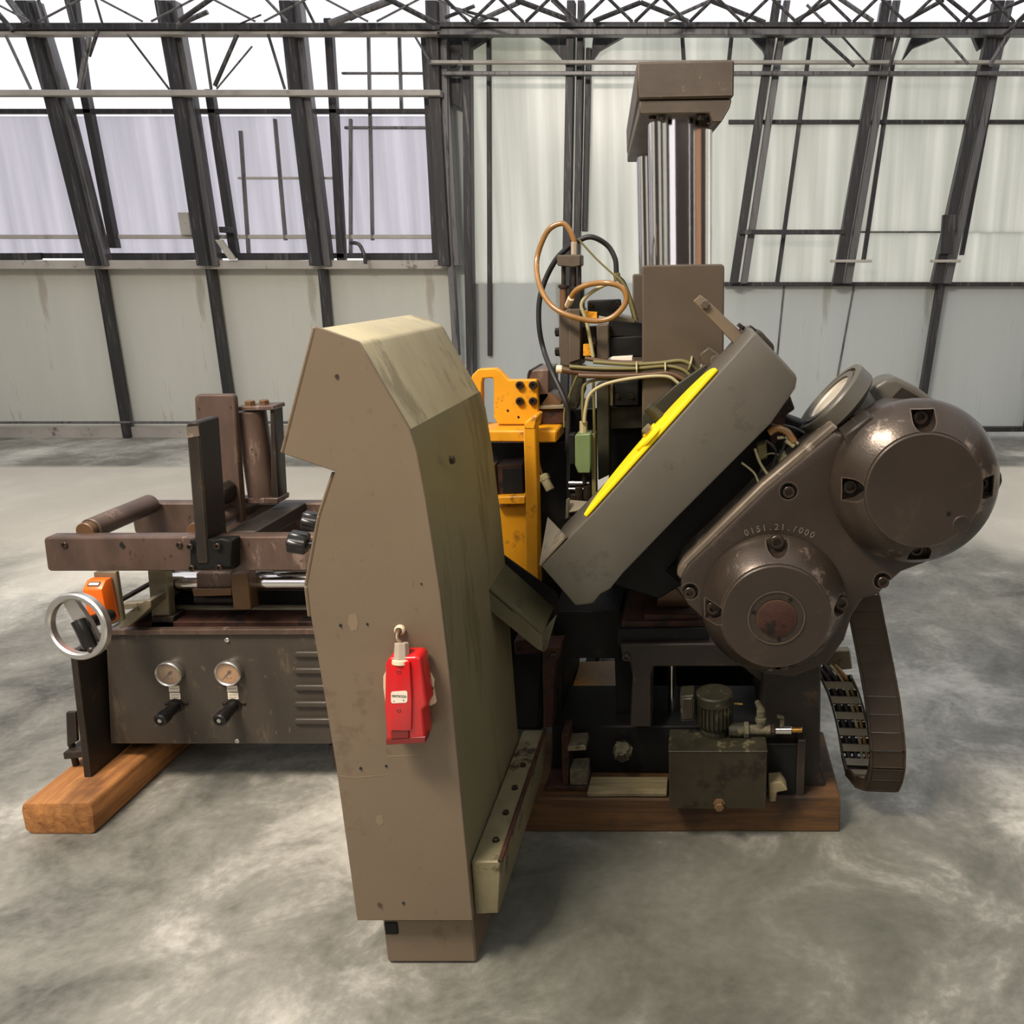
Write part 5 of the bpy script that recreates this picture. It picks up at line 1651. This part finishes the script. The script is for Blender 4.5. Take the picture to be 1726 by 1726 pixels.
# ================================================================== COOLANT TANK WITH PUMP
ct = thing('coolant_tank', 'small dark olive coolant tank with finned pump, overhanging the right timber', 'tank', P(1208, 1365, 2.0))
YT = 1.975
a = P(1127, 1268, YT)
b = P(1291, 1364, YT)
zt_ = a.z
wbox('tank', a.x, b.x, YT, 2.085, max(b.z, BZ + 0.0015), zt_, 'tank', ct, 0.003, 'plain folded tank body')
wbox('tank_lid', a.x - 0.001, b.x + 0.001, YT - 0.002, 2.085, zt_ - 0.001, zt_ + 0.004, 'pump', ct, 0.0015)
pbolt(1212, 1354, YT, 8, ct, hexhead=True, m='copper', name='drain_plug', h=1.6)
pc = P(1204, 1245, 2.07)
pr = 31 * mpp(1204, 1200, 2.07)
ptop = P(1204, 1166, 2.07).z
zl = zt_ + 0.004
pm = lathe('pump_motor', [(0, 0), (pr * 0.8, 0), (pr * 0.8, 0.012), (pr * 0.7, 0.014), (pr * 0.7, 0.03), (pr * 0.88, 0.03), (pr * 0.88, ptop - zl - 0.03), (pr, ptop - zl - 0.028), (pr, ptop - zl - 0.004), (pr * 0.94, ptop - zl), (0, ptop - zl + 0.002)],
           Vector((pc.x, 2.07, zl)), (0, 0, 1), 'pump', ct, 40, 'finned upright pump motor')
bm = bmesh.new()
for i in range(26):
    an = 2 * PI * i / 26
    u = Vector((math.cos(an), math.sin(an), 0))
    v_ = Vector((-u.y, u.x, 0))
    obox(bm, Vector((pc.x, 2.07, (zl + 0.03 + ptop - 0.03) / 2)) + u * pr * 0.92, u, v_, Vector((0, 0, 1)), pr * 0.09, 0.0016, (ptop - zl - 0.06) / 2)
o = fin('cooling_fins', bm, 'pump', pm)
o['kind'] = 'stuff'
prism('terminal_box', [(1146, 1174), (1170, 1172), (1172, 1216), (1148, 1218)], 2.04, 2.1, 'pump', ct, 0.003)
prism('terminal_cover', [(1149, 1178), (1167, 1177), (1168, 1212), (1150, 1213)], 2.036, 2.041, 'dark', ct, 0.002)
# outlet pipe with tee and nozzle
zp = P(1260, 1230, 2.05)
def hpipe(x0, x1, r, m, seg=20, name='outlet_pipe', lab=None):
    return rod(name, (P(x0, 1230, 2.05).x, 2.05, zp.z), (P(x1, 1230, 2.05).x, 2.05, zp.z), r, m, ct, seg, lab)


hpipe(1228, 1258, 0.019, 'pump', 20)
hpipe(1254, 1262, 0.022, 'grime', 8, 'union_nut')
hpipe(1262, 1302, 0.0135, 'grime', 20, 'tee_fitting', 'grey tee fitting')
hpipe(1298, 1306, 0.016, 'bolt', 8, 'union_nut')
hpipe(1306, 1334, 0.0125, 'chrome', 20, 'outlet_valve', 'shiny outlet valve')
hpipe(1334, 1352, 0.0075, 'brass', 16, 'hose_barb', 'brass hose barb')
for i in range(4):
    x = 1337 + i * 4
    hpipe(x, x + 2.5, 0.0088, 'brass', 16, 'barb_ring')
tx = P(1282, 1230, 2.05).x
rod('tee_riser', (tx, 2.05, zp.z), (tx, 2.05, P(1282, 1196, 2.05).z), 0.0115, 'grime', ct, 16)
rod('riser_collar', (tx, 2.05, P(1282, 1216, 2.05).z), (tx, 2.05, P(1282, 1209, 2.05).z), 0.015, 'grime', ct, 8)
rod('riser_elbow', (tx + 0.002, 2.05, P(1282, 1198, 2.05).z), (tx - 0.012, 2.05, P(1276, 1182, 2.05).z), 0.010, 'grime', ct, 12, r2=0.007)
lx_ = P(1318, 1230, 2.05).x
rod('valve_stem', (lx_, 2.05, zp.z), (lx_, 2.05, P(1318, 1212, 2.05).z), 0.006, 'grime', ct, 10)
prism('valve_lever', [(1310, 1206), (1322, 1209), (1322, 1213), (1310, 1211)], 2.045, 2.055, 'grime', ct, 0.001)
rod('copper_stub', P(1236, 1186, 2.07), P(1252, 1187, 2.07), 0.003, 'brass', ct, 8)
wbox('tank_bracket', P(1345, 1244, 2.06).x, P(1358, 1244, 2.06).x, 2.055, 2.098, BZ + 0.0015, P(1350, 1246, 2.06).z, 'dark', ct, 0.002)
wbox('tank_bracket', P(1291, 1240, 2.06).x, P(1350, 1244, 2.06).x, 2.062, 2.095, BZ + 0.0015, P(1350, 1248, 2.08).z, 'black', ct, 0.002, 'black bracket plate beside the tank')

print('objects', len(bpy.data.objects))
